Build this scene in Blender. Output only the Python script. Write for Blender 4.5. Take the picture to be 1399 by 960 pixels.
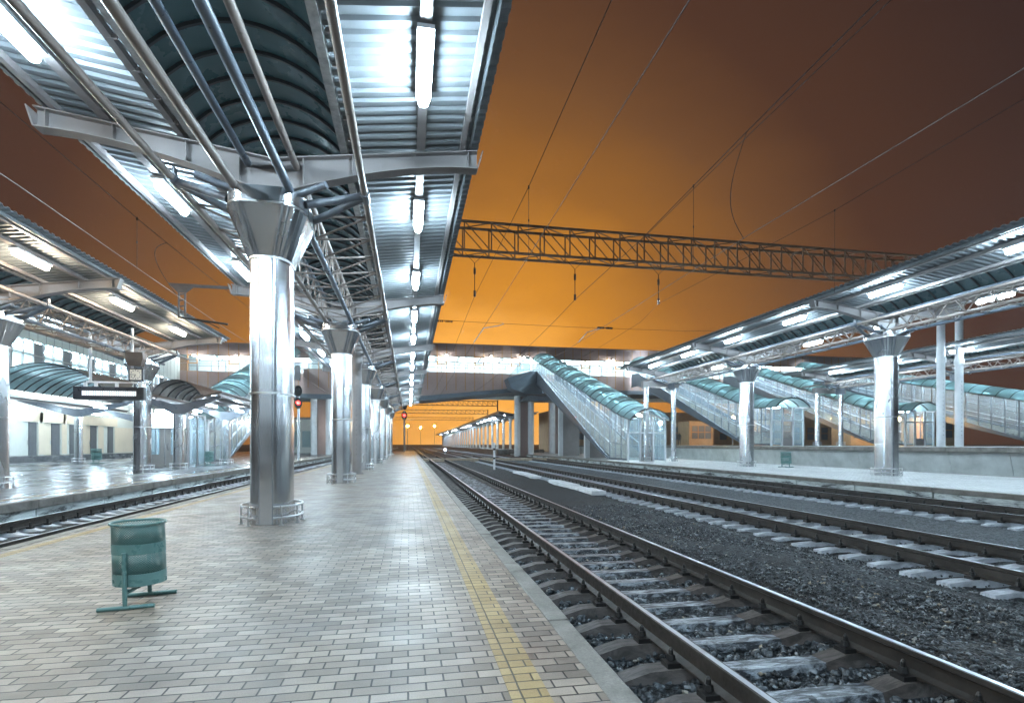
import bpy, math, random
import numpy as np
R = math.radians
random.seed(7); np.random.seed(7)
for o in list(bpy.data.objects): bpy.data.objects.remove(o)
sc = bpy.context.scene
col = sc.collection
# ---------------------------------------------------------------- camera
cd = bpy.data.cameras.new('camera'); cam = bpy.data.objects.new('camera', cd); col.objects.link(cam)
cd.sensor_width = 36; cd.lens = 738/1399*36; cd.shift_y = 126.7/1399
cd.clip_start = .05; cd.clip_end = 6000
cam.location = (0, 0, 1.345); cam.rotation_euler = (R(90), 0, -math.atan(140.6/738))
sc.camera = cam
# ---------------------------------------------------------------- render / exposure
sc.view_settings.view_transform = 'Standard'; sc.view_settings.look = 'None'
sc.view_settings.exposure = 0.48; sc.view_settings.gamma = 1
cy = sc.cycles
cy.use_denoising = True; cy.max_bounces = 8; cy.diffuse_bounces = 3; cy.glossy_bounces = 4
cy.transmission_bounces = 6; cy.transparent_max_bounces = 16
cy.caustics_reflective = False; cy.caustics_refractive = False
cy.sample_clamp_indirect = 6; cy.sample_clamp_direct = 0
LAMP = 190.0          # radiance of the fluorescent tubes
# ---------------------------------------------------------------- world: night cloud lit by the city
wd = bpy.data.worlds.new('World'); sc.world = wd; wd.use_nodes = True
nt = wd.node_tree; N = nt.nodes; L = nt.links
bg = N['Background']
tc = N.new('ShaderNodeTexCoord')
nrm = N.new('ShaderNodeVectorMath'); nrm.operation = 'NORMALIZE'; L.new(tc.outputs['Generated'], nrm.inputs[0])
nz = N.new('ShaderNodeTexNoise'); nz.inputs['Scale'].default_value = 2.2; nz.inputs['Detail'].default_value = 5
mp = N.new('ShaderNodeMapping'); mp.inputs['Scale'].default_value = (1, 1, 2.6)
L.new(nrm.outputs[0], mp.inputs[0]); L.new(mp.outputs[0], nz.inputs['Vector'])
dt = N.new('ShaderNodeVectorMath'); dt.operation = 'DOT_PRODUCT'
gx, gy = math.sin(R(7.5)), math.cos(R(7.5))
dt.inputs[1].default_value = (gx, gy, 0.0); L.new(nrm.outputs[0], dt.inputs[0])
ns = N.new('ShaderNodeMath'); ns.operation = 'MULTIPLY_ADD'; ns.inputs[1].default_value = .085; ns.inputs[2].default_value = -.0425
L.new(nz.outputs['Fac'], ns.inputs[0])
ad = N.new('ShaderNodeMath'); ad.operation = 'ADD'; L.new(dt.outputs['Value'], ad.inputs[0]); L.new(ns.outputs[0], ad.inputs[1])
cr = N.new('ShaderNodeValToRGB'); L.new(ad.outputs[0], cr.inputs[0])
stops = [(0.0, (.012, .008, .0075)), (.45, (.022, .0135, .0125)), (.60, (.032, .0165, .0135)), (.74, (.058, .0255, .0150)), (.82, (.122, .053, .020)),
         (.90, (.235, .094, .018)), (.965, (.49, .195, .020)), (.990, (.80, .36, .06)), (1.0, (1.0, .60, .22))]
e = cr.color_ramp.elements
e[0].position, e[0].color = stops[0][0], (*stops[0][1], 1); e[1].position, e[1].color = stops[-1][0], (*stops[-1][1], 1)
for p, c in stops[1:-1]:
    q = e.new(p); q.color = (*c, 1)
L.new(cr.outputs[0], bg.inputs['Color']); bg.inputs['Strength'].default_value = 1.0

# ================================================================ materials
def mat(name):
    m = bpy.data.materials.new(name); m.use_nodes = True
    nt = m.node_tree; b = nt.nodes['Principled BSDF']
    return m, nt, nt.nodes, nt.links, b
def pos(N): return N.new('ShaderNodeNewGeometry').outputs['Position']
def noise(N, L, vec, scale, detail=4, rough=.55, dist=0):
    n = N.new('ShaderNodeTexNoise'); n.inputs['Scale'].default_value = scale; n.inputs['Detail'].default_value = detail
    n.inputs['Roughness'].default_value = rough; n.inputs['Distortion'].default_value = dist
    if vec is not None: L.new(vec, n.inputs['Vector'])
    return n.outputs['Fac']
def ramp(N, L, fac, stops):
    r = N.new('ShaderNodeValToRGB'); e = r.color_ramp.elements
    e[0].position = stops[0][0]; e[1].position = stops[-1][0]
    f = lambda c: (c, c, c, 1) if not hasattr(c, '__len__') else (*c, 1)
    e[0].color = f(stops[0][1]); e[1].color = f(stops[-1][1])
    for p, c in stops[1:-1]:
        q = e.new(p); q.color = f(c)
    L.new(fac, r.inputs[0]); return r.outputs[0]
def mapping(N, L, vec, scale=(1, 1, 1), rot=(0, 0, 0), loc=(0, 0, 0)):
    m = N.new('ShaderNodeMapping'); m.inputs['Scale'].default_value = scale; m.inputs['Rotation'].default_value = rot; m.inputs['Location'].default_value = loc
    L.new(vec, m.inputs[0]); return m.outputs[0]
def bump(N, L, b, h, strength=.5, dist=.02, prev=None):
    n = N.new('ShaderNodeBump'); n.inputs['Strength'].default_value = strength; n.inputs['Distance'].default_value = dist
    L.new(h, n.inputs['Height'])
    if prev is not None: L.new(prev, n.inputs['Normal'])
    if b is not None: L.new(n.outputs[0], b.inputs['Normal'])
    return n.outputs[0]
def mixc(N, L, fac, a, b, mode='MIX'):
    n = N.new('ShaderNodeMix'); n.data_type = 'RGBA'; n.blend_type = mode
    for k, v in ((0, fac), (6, a), (7, b)):
        if hasattr(v, 'is_linked') or hasattr(v, 'links'): L.new(v, n.inputs[k])
        elif k == 0: n.inputs[0].default_value = v
        else: n.inputs[k].default_value = (*v, 1)
    return n.outputs[2]
def math_(N, L, op, a, b):
    n = N.new('ShaderNodeMath'); n.operation = op
    for k, v in ((0, a), (1, b)):
        if hasattr(v, 'links'): L.new(v, n.inputs[k])
        else: n.inputs[k].default_value = v
    return n.outputs[0]
def simple(name, c, rough=.5, metal=0, var=.18, nscale=3.0, bstr=.08, bscale=40, spec=.5, rvar=.12):
    m, nt, N, L, b = mat(name)
    p = pos(N)
    n = noise(N, L, p, nscale, 6, .6)
    lo = tuple(x*(1-var) for x in c); hi = tuple(min(1, x*(1+var)) for x in c)
    L.new(ramp(N, L, n, [(.3, lo), (.7, hi)]), b.inputs['Base Color'])
    L.new(ramp(N, L, noise(N, L, p, nscale*2.7, 4), [(.3, max(.03, rough-rvar)), (.7, min(1, rough+rvar))]), b.inputs['Roughness'])
    b.inputs['Metallic'].default_value = metal; b.inputs['Specular IOR Level'].default_value = spec
    if bstr: bump(N, L, b, noise(N, L, p, bscale, 3), bstr, .01)
    return m
M = {}
# polished stainless cladding of the columns: mirror-like with slight waviness and wiping marks
m, nt, N, L, b = mat('polished_steel'); p = pos(N)
w1 = noise(N, L, mapping(N, L, p, (.9, .9, 2.4)), 1.0, 1, .4, .3)
L.new(ramp(N, L, noise(N, L, mapping(N, L, p, (1, 1, .6)), 1.1, 2), [(.3, (.70, .72, .75)), (.7, (.78, .80, .83))]), b.inputs['Base Color'])
b.inputs['Metallic'].default_value = 1
L.new(ramp(N, L, noise(N, L, mapping(N, L, p, (1, 1, .5)), 1.6, 2, .5), [(.3, .20), (.75, .30)]), b.inputs['Roughness'])
bump(N, L, b, w1, .14, .03)
M['polished'] = m
M['tube_steel'] = simple('brushed_tube', (.66, .67, .68), .34, 1, .05, 6, 0)
M['paint'] = simple('grey_steel_paint', (.235, .215, .213), .42, 0, .10, 1.6, .03, 60)
M['paint_dark'] = simple('dark_grey_paint', (.13, .145, .17), .34, 0, .15, 1.6, .03, 60)
M['pipe'] = simple('grey_pipe_paint', (.215, .178, .158), .36, 0, .12, 1.2, .02, 60)
M['pipe_dark'] = simple('slate_pipe_paint', (.10, .125, .16), .34, 0, .12, 1.2, .02, 60)
M['zinc'] = simple('galvanised_sheet', (.185, .205, .22), .48, .15, .08, .7, 0, 25)
M['zinc_perf'] = simple('galvanised_channel', (.40, .40, .40), .5, .1, .3, 9, .15, 60)
M['poly'] = simple('tinted_polycarbonate', (.075, .16, .185), .3, 0, .07, .8, .0, 8)
M['poly_pale'] = simple('pale_teal_polycarbonate', (.24, .35, .36), .18, 0, .15, .8, .02, 8)
M['rib'] = simple('dark_rib', (.03, .036, .042), .4, 0, .1)
M['brown_metal'] = simple('brown_roof_metal', (.10, .082, .072), .45, .1, .15)
M['clad'] = simple('mauve_brown_cladding', (.38, .275, .255), .45, .15, .10, .5, .02, 20)
M['clad_blue'] = simple('blue_grey_girder_paint', (.105, .13, .162), .42, .1, .1)
M['frame_orange'] = simple('bronze_window_frame', (.42, .20, .07), .45, .2, .1)
M['white_pipe'] = simple('white_painted_steel', (.66, .67, .69), .38, 0, .08, 2, .04)
M['pale_panel'] = simple('pale_wall_panel', (.60, .63, .60), .45, 0, .06, .8, .02)
M['cream_panel'] = simple('cream_wall_panel', (.66, .58, .47), .5, 0, .06, .8, .02)
M['door_grey'] = simple('dark_door', (.10, .11, .125), .4, 0, .1)
M['door_brown'] = simple('taupe_door', (.20, .185, .175), .4, .2, .1)
M['bin'] = simple('green_enamel', (.10, .20, .19), .32, 0, .12, 5, .03)
M['signal_black'] = simple('signal_black', (.016, .016, .017), .45)
M['black'] = simple('black_plastic', (.02, .022, .028), .35)
M['wood'] = simple('weathered_planks', (.34, .27, .20), .7, 0, .25, 4, .3, 30)
M['white_board'] = simple('white_painted_board', (.74, .76, .78), .55, 0, .12, 6, .1)
M['wire'] = simple('dark_copper_wire', (.014, .012, .011), .7, 0)
M['wire_bright'] = simple('worn_contact_wire', (.16, .145, .135), .6, 0)
M['gantry'] = simple('rusty_gantry_steel', (.30, .20, .13), .6, .2, .25)
M['old_steel'] = simple('dark_weathered_steel', (.06, .05, .047), .6, .1, .2)
M['insul'] = simple('insulator', (.03, .022, .02), .3)
M['dark_mass'] = simple('dark_foliage', (.03, .032, .022), .9, 0, .4)
M['tan_wall'] = simple('tan_wall', (.42, .28, .16), .7, 0, .15, 1)
M['skin'] = simple('skin', (.5, .32, .25), .6); M['cloth'] = simple('dark_clothes', (.03, .03, .035), .9)
M['clock'] = simple('clock_face', (.72, .68, .60), .5, 0, .03)
# emitters
def emit(name, c, s):
    m, nt, N, L, b = mat(name)
    b.inputs['Base Color'].default_value = (.8, .8, .8, 1)
    b.inputs['Emission Color'].default_value = (*c, 1); b.inputs['Emission Strength'].default_value = s
    return m
M['cool'] = emit('cool_tube', (.64, .85, 1.0), LAMP)
M['warm'] = emit('warm_tube', (1.0, .83, .60), LAMP*.62)
M['inner'] = emit('hall_tube', (.84, .94, 1.0), 60)
M['stairtube'] = emit('stair_tube', (.70, .89, 1.0), 165)
M['flood'] = emit('floodlamp', (.90, .98, .95), 700)
M['sodium'] = emit('sodium_lamp', (1.0, .55, .16), 900)
M['red_on'] = emit('red_signal_light', (1.0, .015, .01), 22)
M['shunt'] = emit('blue_white_signal', (.55, .65, 1.0), 40)
# LED strip of the departure display
m, nt, N, L, b = mat('led_strip'); b.inputs['Base Color'].default_value = (.1, .1, .12, 1)
wv = N.new('ShaderNodeTexWave'); wv.wave_type = 'BANDS'; wv.bands_direction = 'X'; wv.inputs['Scale'].default_value = 3.6
L.new(pos(N), wv.inputs['Vector'])
L.new(ramp(N, L, wv.outputs['Fac'], [(.15, (.35, .42, .55)), (.4, (.95, .98, 1.0))]), b.inputs['Emission Color']); b.inputs['Emission Strength'].default_value = 1.0
M['led'] = m
# glass
def glass(name, tint, trans, rough=.05, diff=(.5, .56, .6), dfac=.25):
    m, nt, N, L, b = mat(name)
    t = N.new('ShaderNodeBsdfTransparent'); t.inputs[0].default_value = (*tint, 1)
    g = N.new('ShaderNodeBsdfGlossy'); g.inputs['Roughness'].default_value = rough; g.inputs['Color'].default_value = (.9, .95, 1, 1)
    d = N.new('ShaderNodeBsdfTranslucent'); d.inputs[0].default_value = (*diff, 1)
    d2 = N.new('ShaderNodeBsdfDiffuse'); d2.inputs[0].default_value = (*diff, 1)
    a0 = N.new('ShaderNodeMixShader'); a0.inputs[0].default_value = .5; L.new(d.outputs[0], a0.inputs[1]); L.new(d2.outputs[0], a0.inputs[2])
    a = N.new('ShaderNodeMixShader'); a.inputs[0].default_value = dfac; L.new(t.outputs[0], a.inputs[1]); L.new(a0.outputs[0], a.inputs[2])
    lw = N.new('ShaderNodeLayerWeight'); lw.inputs[0].default_value = .5
    frv = math_(N, L, 'MULTIPLY_ADD' if False else 'MULTIPLY', math_(N, L, 'POWER', lw.outputs['Facing'], 4.0), .30)
    a2 = N.new('ShaderNodeMixShader'); L.new(frv, a2.inputs[0]); L.new(a.outputs[0], a2.inputs[1]); L.new(g.outputs[0], a2.inputs[2])
    L.new(a2.outputs[0], N['Material Output'].inputs[0]); return m
M['glass'] = glass('window_glass', (.86, .93, .96), .8, .04, (.55, .62, .66), .10)
M['stair_glass'] = glass('stair_glass', (.78, .85, .88), .7, .08, (.70, .77, .81), .15)
M['teal_glass'] = glass('teal_roof_glass', (.30, .42, .44), .5, .22, (.50, .65, .665), .80)
# perforated sheet of the bins
m, nt, N, L, b = mat('perforated_green')
b.inputs['Base Color'].default_value = (.085, .175, .165, 1); b.inputs['Roughness'].default_value = .35
uv = N.new('ShaderNodeUVMap'); uv.uv_map = 'UVMap'
vo = N.new('ShaderNodeTexVoronoi'); vo.inputs['Randomness'].default_value = 0; vo.inputs['Scale'].default_value = 70
L.new(mapping(N, L, uv.outputs[0], (1, 1, 1), (0, 0, R(45))), vo.inputs['Vector'])
hole = math_(N, L, 'LESS_THAN', vo.outputs['Distance'], .33)
tr = N.new('ShaderNodeBsdfTransparent'); ms = N.new('ShaderNodeMixShader')
L.new(hole, ms.inputs[0]); L.new(b.outputs[0], ms.inputs[1]); L.new(tr.outputs[0], ms.inputs[2]); L.new(ms.outputs[0], N['Material Output'].inputs[0])
M['perf'] = m
# concrete block paving (bricks long side across the platform)
def paver(name, c1, c2, mortar, squash=None, rough=.42, tint=True):
    m, nt, N, L, b = mat(name); p = pos(N)
    wob = N.new('ShaderNodeTexNoise'); wob.inputs['Scale'].default_value = 3.0; L.new(p, wob.inputs['Vector'])
    v = N.new('ShaderNodeVectorMath'); v.operation = 'MULTIPLY_ADD'; v.inputs[1].default_value = (.012, .012, 0); L.new(wob.outputs['Color'], v.inputs[0]); L.new(p, v.inputs[2])
    def brick(ca, cb, mo):
        t = N.new('ShaderNodeTexBrick'); t.inputs['Scale'].default_value = 1
        t.inputs['Brick Width'].default_value = .2; t.inputs['Row Height'].default_value = .1
        t.inputs['Mortar Size'].default_value = .006; t.inputs['Mortar Smooth'].default_value = .35
        t.inputs['Bias'].default_value = 0; t.offset = .5 if not squash else 0.0; t.offset_frequency = 2
        if squash: t.squash = .5; t.squash_frequency = 2
        t.inputs['Color1'].default_value = (*ca, 1); t.inputs['Color2'].default_value = (*cb, 1); t.inputs['Mortar'].default_value = (*mo, 1)
        L.new(v.outputs[0], t.inputs['Vector']); return t
    t = brick(c1, c2, mortar); rn = brick((0, 0, 0), (1, 1, 1), (0, 0, 0))
    c = t.outputs['Color']
    big = noise(N, L, p, .55, 6, .62, .4); mid = noise(N, L, p, 3.2, 5, .6); fine = noise(N, L, p, 110, 3, .7)
    c = mixc(N, L, 1.0, c, ramp(N, L, big, [(.28, (.70, .68, .70)), (.5, (.98, .97, .96)), (.72, (1.12, 1.10, 1.05))]), 'MULTIPLY')
    c = mixc(N, L, 1.0, c, ramp(N, L, mid, [(.25, (.80, .79, .80)), (.55, (1, 1, 1)), (.8, (1.08, 1.08, 1.08))]), 'MULTIPLY')
    c = mixc(N, L, 1.0, c, ramp(N, L, fine, [(.3, (.82, .82, .82)), (.7, (1.15, 1.15, 1.15))]), 'MULTIPLY')
    # worn darker grime patches and stray dark bits
    sp = noise(N, L, p, 17, 4, .7); c = mixc(N, L, ramp(N, L, sp, [(.68, 0.0), (.78, .45)]), c, (.09, .085, .08))
    stn = noise(N, L, p, .9, 7, .72, .9); c = mixc(N, L, ramp(N, L, stn, [(.56, 0.0), (.66, .42), (.8, .55)]), c, (.13, .115, .10))
    L.new(c, b.inputs['Base Color'])
    L.new(ramp(N, L, noise(N, L, p, 1.1, 6, .65), [(.3, rough-.12), (.7, rough+.16)]), b.inputs['Roughness'])
    n1 = bump(N, L, None, math_(N, L, 'SUBTRACT', 1.0, t.outputs['Fac']), .9, .012)
    n2 = bump(N, L, None, rn.outputs['Color'], .5, .0035, n1)
    bump(N, L, b, fine, .32, .003, n2)
    return m
M['paver'] = paver('grey_paving_blocks', (.130, .107, .088), (.320, .268, .224), (.011, .010, .009))
M['paver_yellow'] = paver('yellow_paving_blocks', (.29, .20, .085), (.40, .29, .135), (.08, .065, .045), True, .5)
M['paver_pale'] = paver('pale_paving_blocks', (.46, .47, .47), (.56, .57, .57), (.16, .16, .16))
# edge concrete
m, nt, N, L, b = mat('weathered_concrete'); p = pos(N)
a_ = noise(N, L, p, 2.4, 7, .65, .5); f_ = noise(N, L, p, 60, 4, .7)
c = ramp(N, L, a_, [(.25, (.055, .05, .043)), (.45, (.15, .137, .12)), (.7, (.235, .22, .20))])
c = mixc(N, L, 1.0, c, ramp(N, L, f_, [(.3, (.75, .75, .75)), (.7, (1.2, 1.2, 1.2))]), 'MULTIPLY')
L.new(c, b.inputs['Base Color']); b.inputs['Roughness'].default_value = .62
n1 = bump(N, L, None, a_, .4, .03); bump(N, L, b, f_, .45, .006, n1); M['concrete'] = m
M['concrete_pale'] = simple('pale_precast_concrete', (.46, .48, .47), .6, 0, .22, 1.1, .2, 30)
# patchy, flaking platform wall
m, nt, N, L, b = mat('flaking_whitewash'); p = pos(N)
a_ = noise(N, L, mapping(N, L, p, (1, .35, 1.8)), 2.6, 7, .7, .6)
c = ramp(N, L, a_, [(.40, (.06, .065, .065)), (.47, (.34, .37, .37)), (.55, (.58, .63, .62)), (.8, (.66, .70, .69))])
L.new(c, b.inputs['Base Color']); b.inputs['Roughness'].default_value = .6; bump(N, L, b, a_, .6, .02); M['flaky'] = m
# wet asphalt
m, nt, N, L, b = mat('wet_asphalt'); p = pos(N)
pud = noise(N, L, mapping(N, L, p, (1, .45, 1)), .55, 6, .62, .8)
L.new(ramp(N, L, noise(N, L, p, 1.7, 6, .65), [(.3, (.075, .078, .085)), (.7, (.17, .175, .185))]), b.inputs['Base Color'])
L.new(ramp(N, L, pud, [(.34, .16), (.5, .26), (.7, .42)]), b.inputs['Roughness'])
bump(N, L, b, noise(N, L, p, 70, 3, .7), .16, .004); b.inputs['Specular IOR Level'].default_value = .7; M['asphalt'] = m
# ballast
def gravel(name, dark, light, sc_=26, brown=.15):
    m, nt, N, L, b = mat(name); p = pos(N)
    vo = N.new('ShaderNodeTexVoronoi'); vo.inputs['Scale'].default_value = sc_; L.new(p, vo.inputs['Vector'])
    v2 = N.new('ShaderNodeTexVoronoi'); v2.inputs['Scale'].default_value = sc_*2.3; L.new(p, v2.inputs['Vector'])
    hs = N.new('ShaderNodeSeparateColor'); L.new(vo.outputs['Color'], hs.inputs[0])
    c = ramp(N, L, hs.outputs[0], [(0, dark), (.62, tuple((a+b_)*.42 for a, b_ in zip(dark, light))), (1, light)])
    st = noise(N, L, p, .8, 5, .6)
    c = mixc(N, L, ramp(N, L, st, [(.52, 0.0), (.70, brown)]), c, (.05, .036, .028))
    L.new(c, b.inputs['Base Color']); b.inputs['Roughness'].default_value = .6; b.inputs['Specular IOR Level'].default_value = .22
    n1 = bump(N, L, None, vo.outputs['Distance'], 1.0, .05); bump(N, L, b, v2.outputs['Distance'], .8, .022, n1)
    return m
M['ballast'] = gravel('dark_ballast', (.006, .0075, .0095), (.09, .105, .12), 38, .5)
M['ballast_pale'] = gravel('pale_ballast', (.014, .017, .021), (.15, .172, .195), 30, .15)
M['ground'] = gravel('cinder_ground', (.02, .02, .02), (.09, .085, .08), 14, .3)
m, nt, N, L, b = mat('ballast_stone'); oi = N.new('ShaderNodeTexVoronoi'); oi.inputs['Scale'].default_value = 21; L.new(pos(N), oi.inputs['Vector'])
hs = N.new('ShaderNodeSeparateColor'); L.new(oi.outputs['Color'], hs.inputs[0])
L.new(ramp(N, L, hs.outputs[0], [(0, (.007, .0085, .011)), (.5, (.026, .031, .037)), (.82, (.075, .086, .098)), (.96, (.23, .25, .27)), (1, (.24, .19, .13))]), b.inputs['Base Color'])
b.inputs['Roughness'].default_value = .5; bump(N, L, b, noise(N, L, pos(N), 60, 4), .5, .006); M['stone'] = m
# sleepers
def slp(name, lo, hi, rough, thr):
    m, nt, N, L, b = mat(name); p = pos(N)
    a_ = noise(N, L, mapping(N, L, p, (.6, 2.2, 1)), 7, 7, .72, .7)
    L.new(ramp(N, L, a_, [(thr-.10, lo), (thr, tuple((x+y)/2 for x, y in zip(lo, hi))), (thr+.12, hi)]), b.inputs['Base Color'])
    L.new(ramp(N, L, a_, [(.3, rough+.2), (.7, rough)]), b.inputs['Roughness']); bump(N, L, b, a_, .6, .012); return m
M['sleeper_sheen'] = slp('worn_sleeper_sheen', (.022, .025, .03), (.46, .50, .55), .30, .55)  # pale patches put the wet reflection of worn sleeper tops into the colour
M['sleeper_dark'] = slp('oily_sleeper_end', (.04, .034, .031), (.105, .088, .082), .5, .5)
M['sleeper_pale'] = slp('pale_concrete_sleeper', (.26, .28, .31), (.50, .53, .58), .5, .45)
M['rail_side'] = simple('rusty_rail_side', (.032, .026, .022), .42, .2, .35, 5, .15, 30)
M['rail_head'] = simple('polished_rail_head', (.55, .58, .62), .36, .85, .05, 3, 0, 30, .5, .08)
M['clip'] = simple('oily_clip', (.018, .017, .017), .4, .3)

# ================================================================ mesh helper
LOC = {}
class MB:
    def __init__(s): s.v = []; s.f = []; s.mi = []
    def add(s, vs, fs, mi=0):
        o = len(s.v); s.v += [tuple(map(float, v)) for v in vs]; s.f += [tuple(i+o for i in f) for f in fs]; s.mi += [mi]*len(fs); return s
    def box(s, x0, x1, y0, y1, z0, z1, mi=0):
        v = [(x, y, z) for x in (x0, x1) for y in (y0, y1) for z in (z0, z1)]
        return s.add(v, [(0, 1, 3, 2), (4, 6, 7, 5), (0, 4, 5, 1), (2, 3, 7, 6), (0, 2, 6, 4), (1, 5, 7, 3)], mi)
    def frame(s, p, q):
        p, q = np.array(p, float), np.array(q, float); d = q-p; l = np.linalg.norm(d); d /= l
        up = np.array((0, 0, 1.)) if abs(d[2]) < .95 else np.array((1., 0, 0))
        a = np.cross(d, up); a /= np.linalg.norm(a); b = np.cross(a, d); return p, q, a, b
    def bar(s, p, q, w, h, mi=0):
        p, q, a, b = s.frame(p, q)
        v = [c + a*i*w/2 + b*j*h/2 for c in (p, q) for i, j in ((-1, -1), (1, -1), (1, 1), (-1, 1))]
        return s.add(v, [(3, 2, 1, 0), (4, 5, 6, 7), (0, 1, 5, 4), (1, 2, 6, 5), (2, 3, 7, 6), (3, 0, 4, 7)], mi)
    def tube(s, p, q, r, n=10, r2=None, mi=0):
        p, q, a, b = s.frame(p, q); r2 = r if r2 is None else r2
        v = [p + r*(a*math.cos(t)+b*math.sin(t)) for t in np.linspace(0, 2*math.pi, n, endpoint=False)]
        v += [q + r2*(a*math.cos(t)+b*math.sin(t)) for t in np.linspace(0, 2*math.pi, n, endpoint=False)]
        f = [(i, (i+1) % n, n+(i+1) % n, n+i) for i in range(n)] + [tuple(range(n-1, -1, -1)), tuple(range(n, 2*n))]
        return s.add(v, f, mi)
    def path(s, pts, r, n=8, mi=0, closed=False):
        pts = [np.array(p, float) for p in pts]; rings = []; m = len(pts)
        for i, p in enumerate(pts):
            if closed: d = pts[(i+1) % m]-pts[i-1]
            else: d = pts[min(i+1, m-1)]-pts[max(i-1, 0)]
            d = d/np.linalg.norm(d); up = np.array((0, 0, 1.)) if abs(d[2]) < .9 else np.array((1., 0, 0))
            a = np.cross(d, up); a /= np.linalg.norm(a); b = np.cross(a, d)
            rings.append([p + r*(a*math.cos(t)+b*math.sin(t)) for t in np.linspace(0, 2*math.pi, n, endpoint=False)])
        return s.loft(rings, True, not closed, mi, closed)
    def loft(s, rings, wrap=True, caps=True, mi=0, closed=False):
        n = len(rings[0]); v = [p for r in rings for p in r]; f = []
        K = len(rings)
        for k in range(K if closed else K-1):
            k2 = (k+1) % K
            for i in range(n if wrap else n-1):
                j = (i+1) % n; f.append((k*n+i, k*n+j, k2*n+j, k2*n+i))
        if caps: f += [tuple(range(n-1, -1, -1)), tuple(range((K-1)*n, K*n))]
        return s.add(v, f, mi)
    def prism_y(s, prof, y0, y1, mi=0):
        return s.loft([[(x, y0, z) for x, z in prof], [(x, y1, z) for x, z in prof]], mi=mi)
    def prism_x(s, prof, x0, x1, mi=0):
        return s.loft([[(x0, y, z) for y, z in prof], [(x1, y, z) for y, z in prof]], mi=mi)
    def build(s, name, m, parent=None, smooth=False, loc=None, bevel=0):
        base = np.array(LOC[parent.name] if parent else (loc or (0, 0, 0)), float)
        me = bpy.data.meshes.new(name)
        v = np.array(s.v, float)-base
        me.from_pydata(v.tolist(), [], s.f)
        ms = m if isinstance(m, (list, tuple)) else [m]
        for x in ms: me.materials.append(M[x])
        if len(ms) > 1: me.polygons.foreach_set('material_index', s.mi)
        if smooth:
            me.polygons.foreach_set('use_smooth', [True]*len(me.polygons))
            me.set_sharp_from_angle(angle=R(38))
        me.update()
        o = bpy.data.objects.new(name, me); col.objects.link(o)
        if parent: o.parent = parent; LOC[o.name] = tuple(base)
        else: o.location = tuple(base); LOC[o.name] = tuple(base)
        if bevel:
            bm = o.modifiers.new('bevel', 'BEVEL'); bm.width = bevel; bm.segments = 2; bm.limit_method = 'ANGLE'
        return o
def tag(o, label=None, cat=None, group=None, kind=None):
    if label: o['label'] = label
    if cat: o['category'] = cat
    if group: o['group'] = group
    if kind: o['kind'] = kind
    return o
def thing(name, loc, label, cat, group=None):
    o = bpy.data.objects.new(name, None); col.objects.link(o); o.location = loc; LOC[o.name] = tuple(loc)
    o.empty_display_size = .2
    return tag(o, label, cat, group)
def copy_tree(o, loc=None, label=None, parent=None):
    c = o.copy(); col.objects.link(c)
    if parent: c.parent = parent
    if loc is not None: c.location = loc
    if label: c['label'] = label
    for ch in list(o.children): copy_tree(ch, parent=c)
    return c
ORD = ['first', 'second', 'third', 'fourth', 'fifth', 'sixth', 'seventh', 'eighth', 'ninth', 'tenth', 'eleventh', 'twelfth', 'thirteenth', 'fourteenth', 'fifteenth', 'sixteenth']

# ================================================================ ground, platforms, ballast
MB().add([(-2500, -200, -.62), (2500, -200, -.62), (2500, 3500, -.62), (-2500, 3500, -.62)], [(0, 1, 2, 3)]).build('ground', 'ground')['kind'] = 'structure'
def struct(mb, name, m, **k):
    o = mb.build(name, m, **k); o['kind'] = 'structure'; return o
# our platform
struct(MB().box(-5.02, 1.04, -42, 108, -.6, 0), 'platform_paving', 'paver')
struct(MB().box(.531, .742, -42, 108, .0005, .004), 'yellow_strip', 'paver_yellow')
struct(MB().box(-4.90, -4.76, -42, 108, .0005, .004), 'yellow_edge_line', 'paver_yellow')
k = MB()
for i in range(58):
    y = -8+i*2.0; dz = random.uniform(-.004, .004); dx = random.uniform(-.006, .006)
    k.box(1.042, 1.205+dx, y+.006, y+1.992, -.26, .006+dz)
struct(k, 'platform_edge', 'concrete', bevel=.012)
k = MB()
for i in range(58):
    y = -8+i*2.0; k.box(-5.19, -5.022, y+.006, y+1.992, -.26, .006)
struct(k, 'far_platform_edge', 'concrete')
# station platform (wet asphalt) and its flaking wall
struct(MB().box(-30.2, -8.95, -42, 110, -.6, 0), 'station_platform', 'asphalt')
struct(MB().box(-9.62, -9.48, -8, 110, .0005, .004), 'yellow_line', 'paver_yellow')
k = MB()
for i in range(40):
    y = -6+i*3.0; k.box(-8.948, -8.80+random.uniform(-.012, .012), y+.01, y+2.985, -.20, .012)
struct(k, 'station_platform_edge', 'concrete', bevel=.015)
k = MB()
for i in range(40):
    y = -6+i*3.0; k.box(-8.948, -8.86+random.uniform(-.015, .015), y+.02, y+2.97, -.60, -.205)
struct(k, 'station_platform_wall', 'flaky')
# third platform
struct(MB().box(16.10, 24.35, -42, 110, -.6, 0), 'island_platform', 'paver_pale')
k = MB()
for i in range(38):
    y = -4+i*3.0
    k.box(15.88+random.uniform(-.012, .012), 16.098, y+.01, y+2.985, -.14, .008); k.box(24.352, 24.55, y+.01, y+2.985, -.14, .008)
struct(k, 'island_platform_edge', 'concrete', bevel=.012)
k = MB()
for i in range(38):
    y = -4+i*3.0; k.box(15.95+random.uniform(-.015, .015), 16.098, y+.02, y+2.97, -.6, -.145)
struct(k, 'island_platform_wall', 'flaky')
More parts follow.
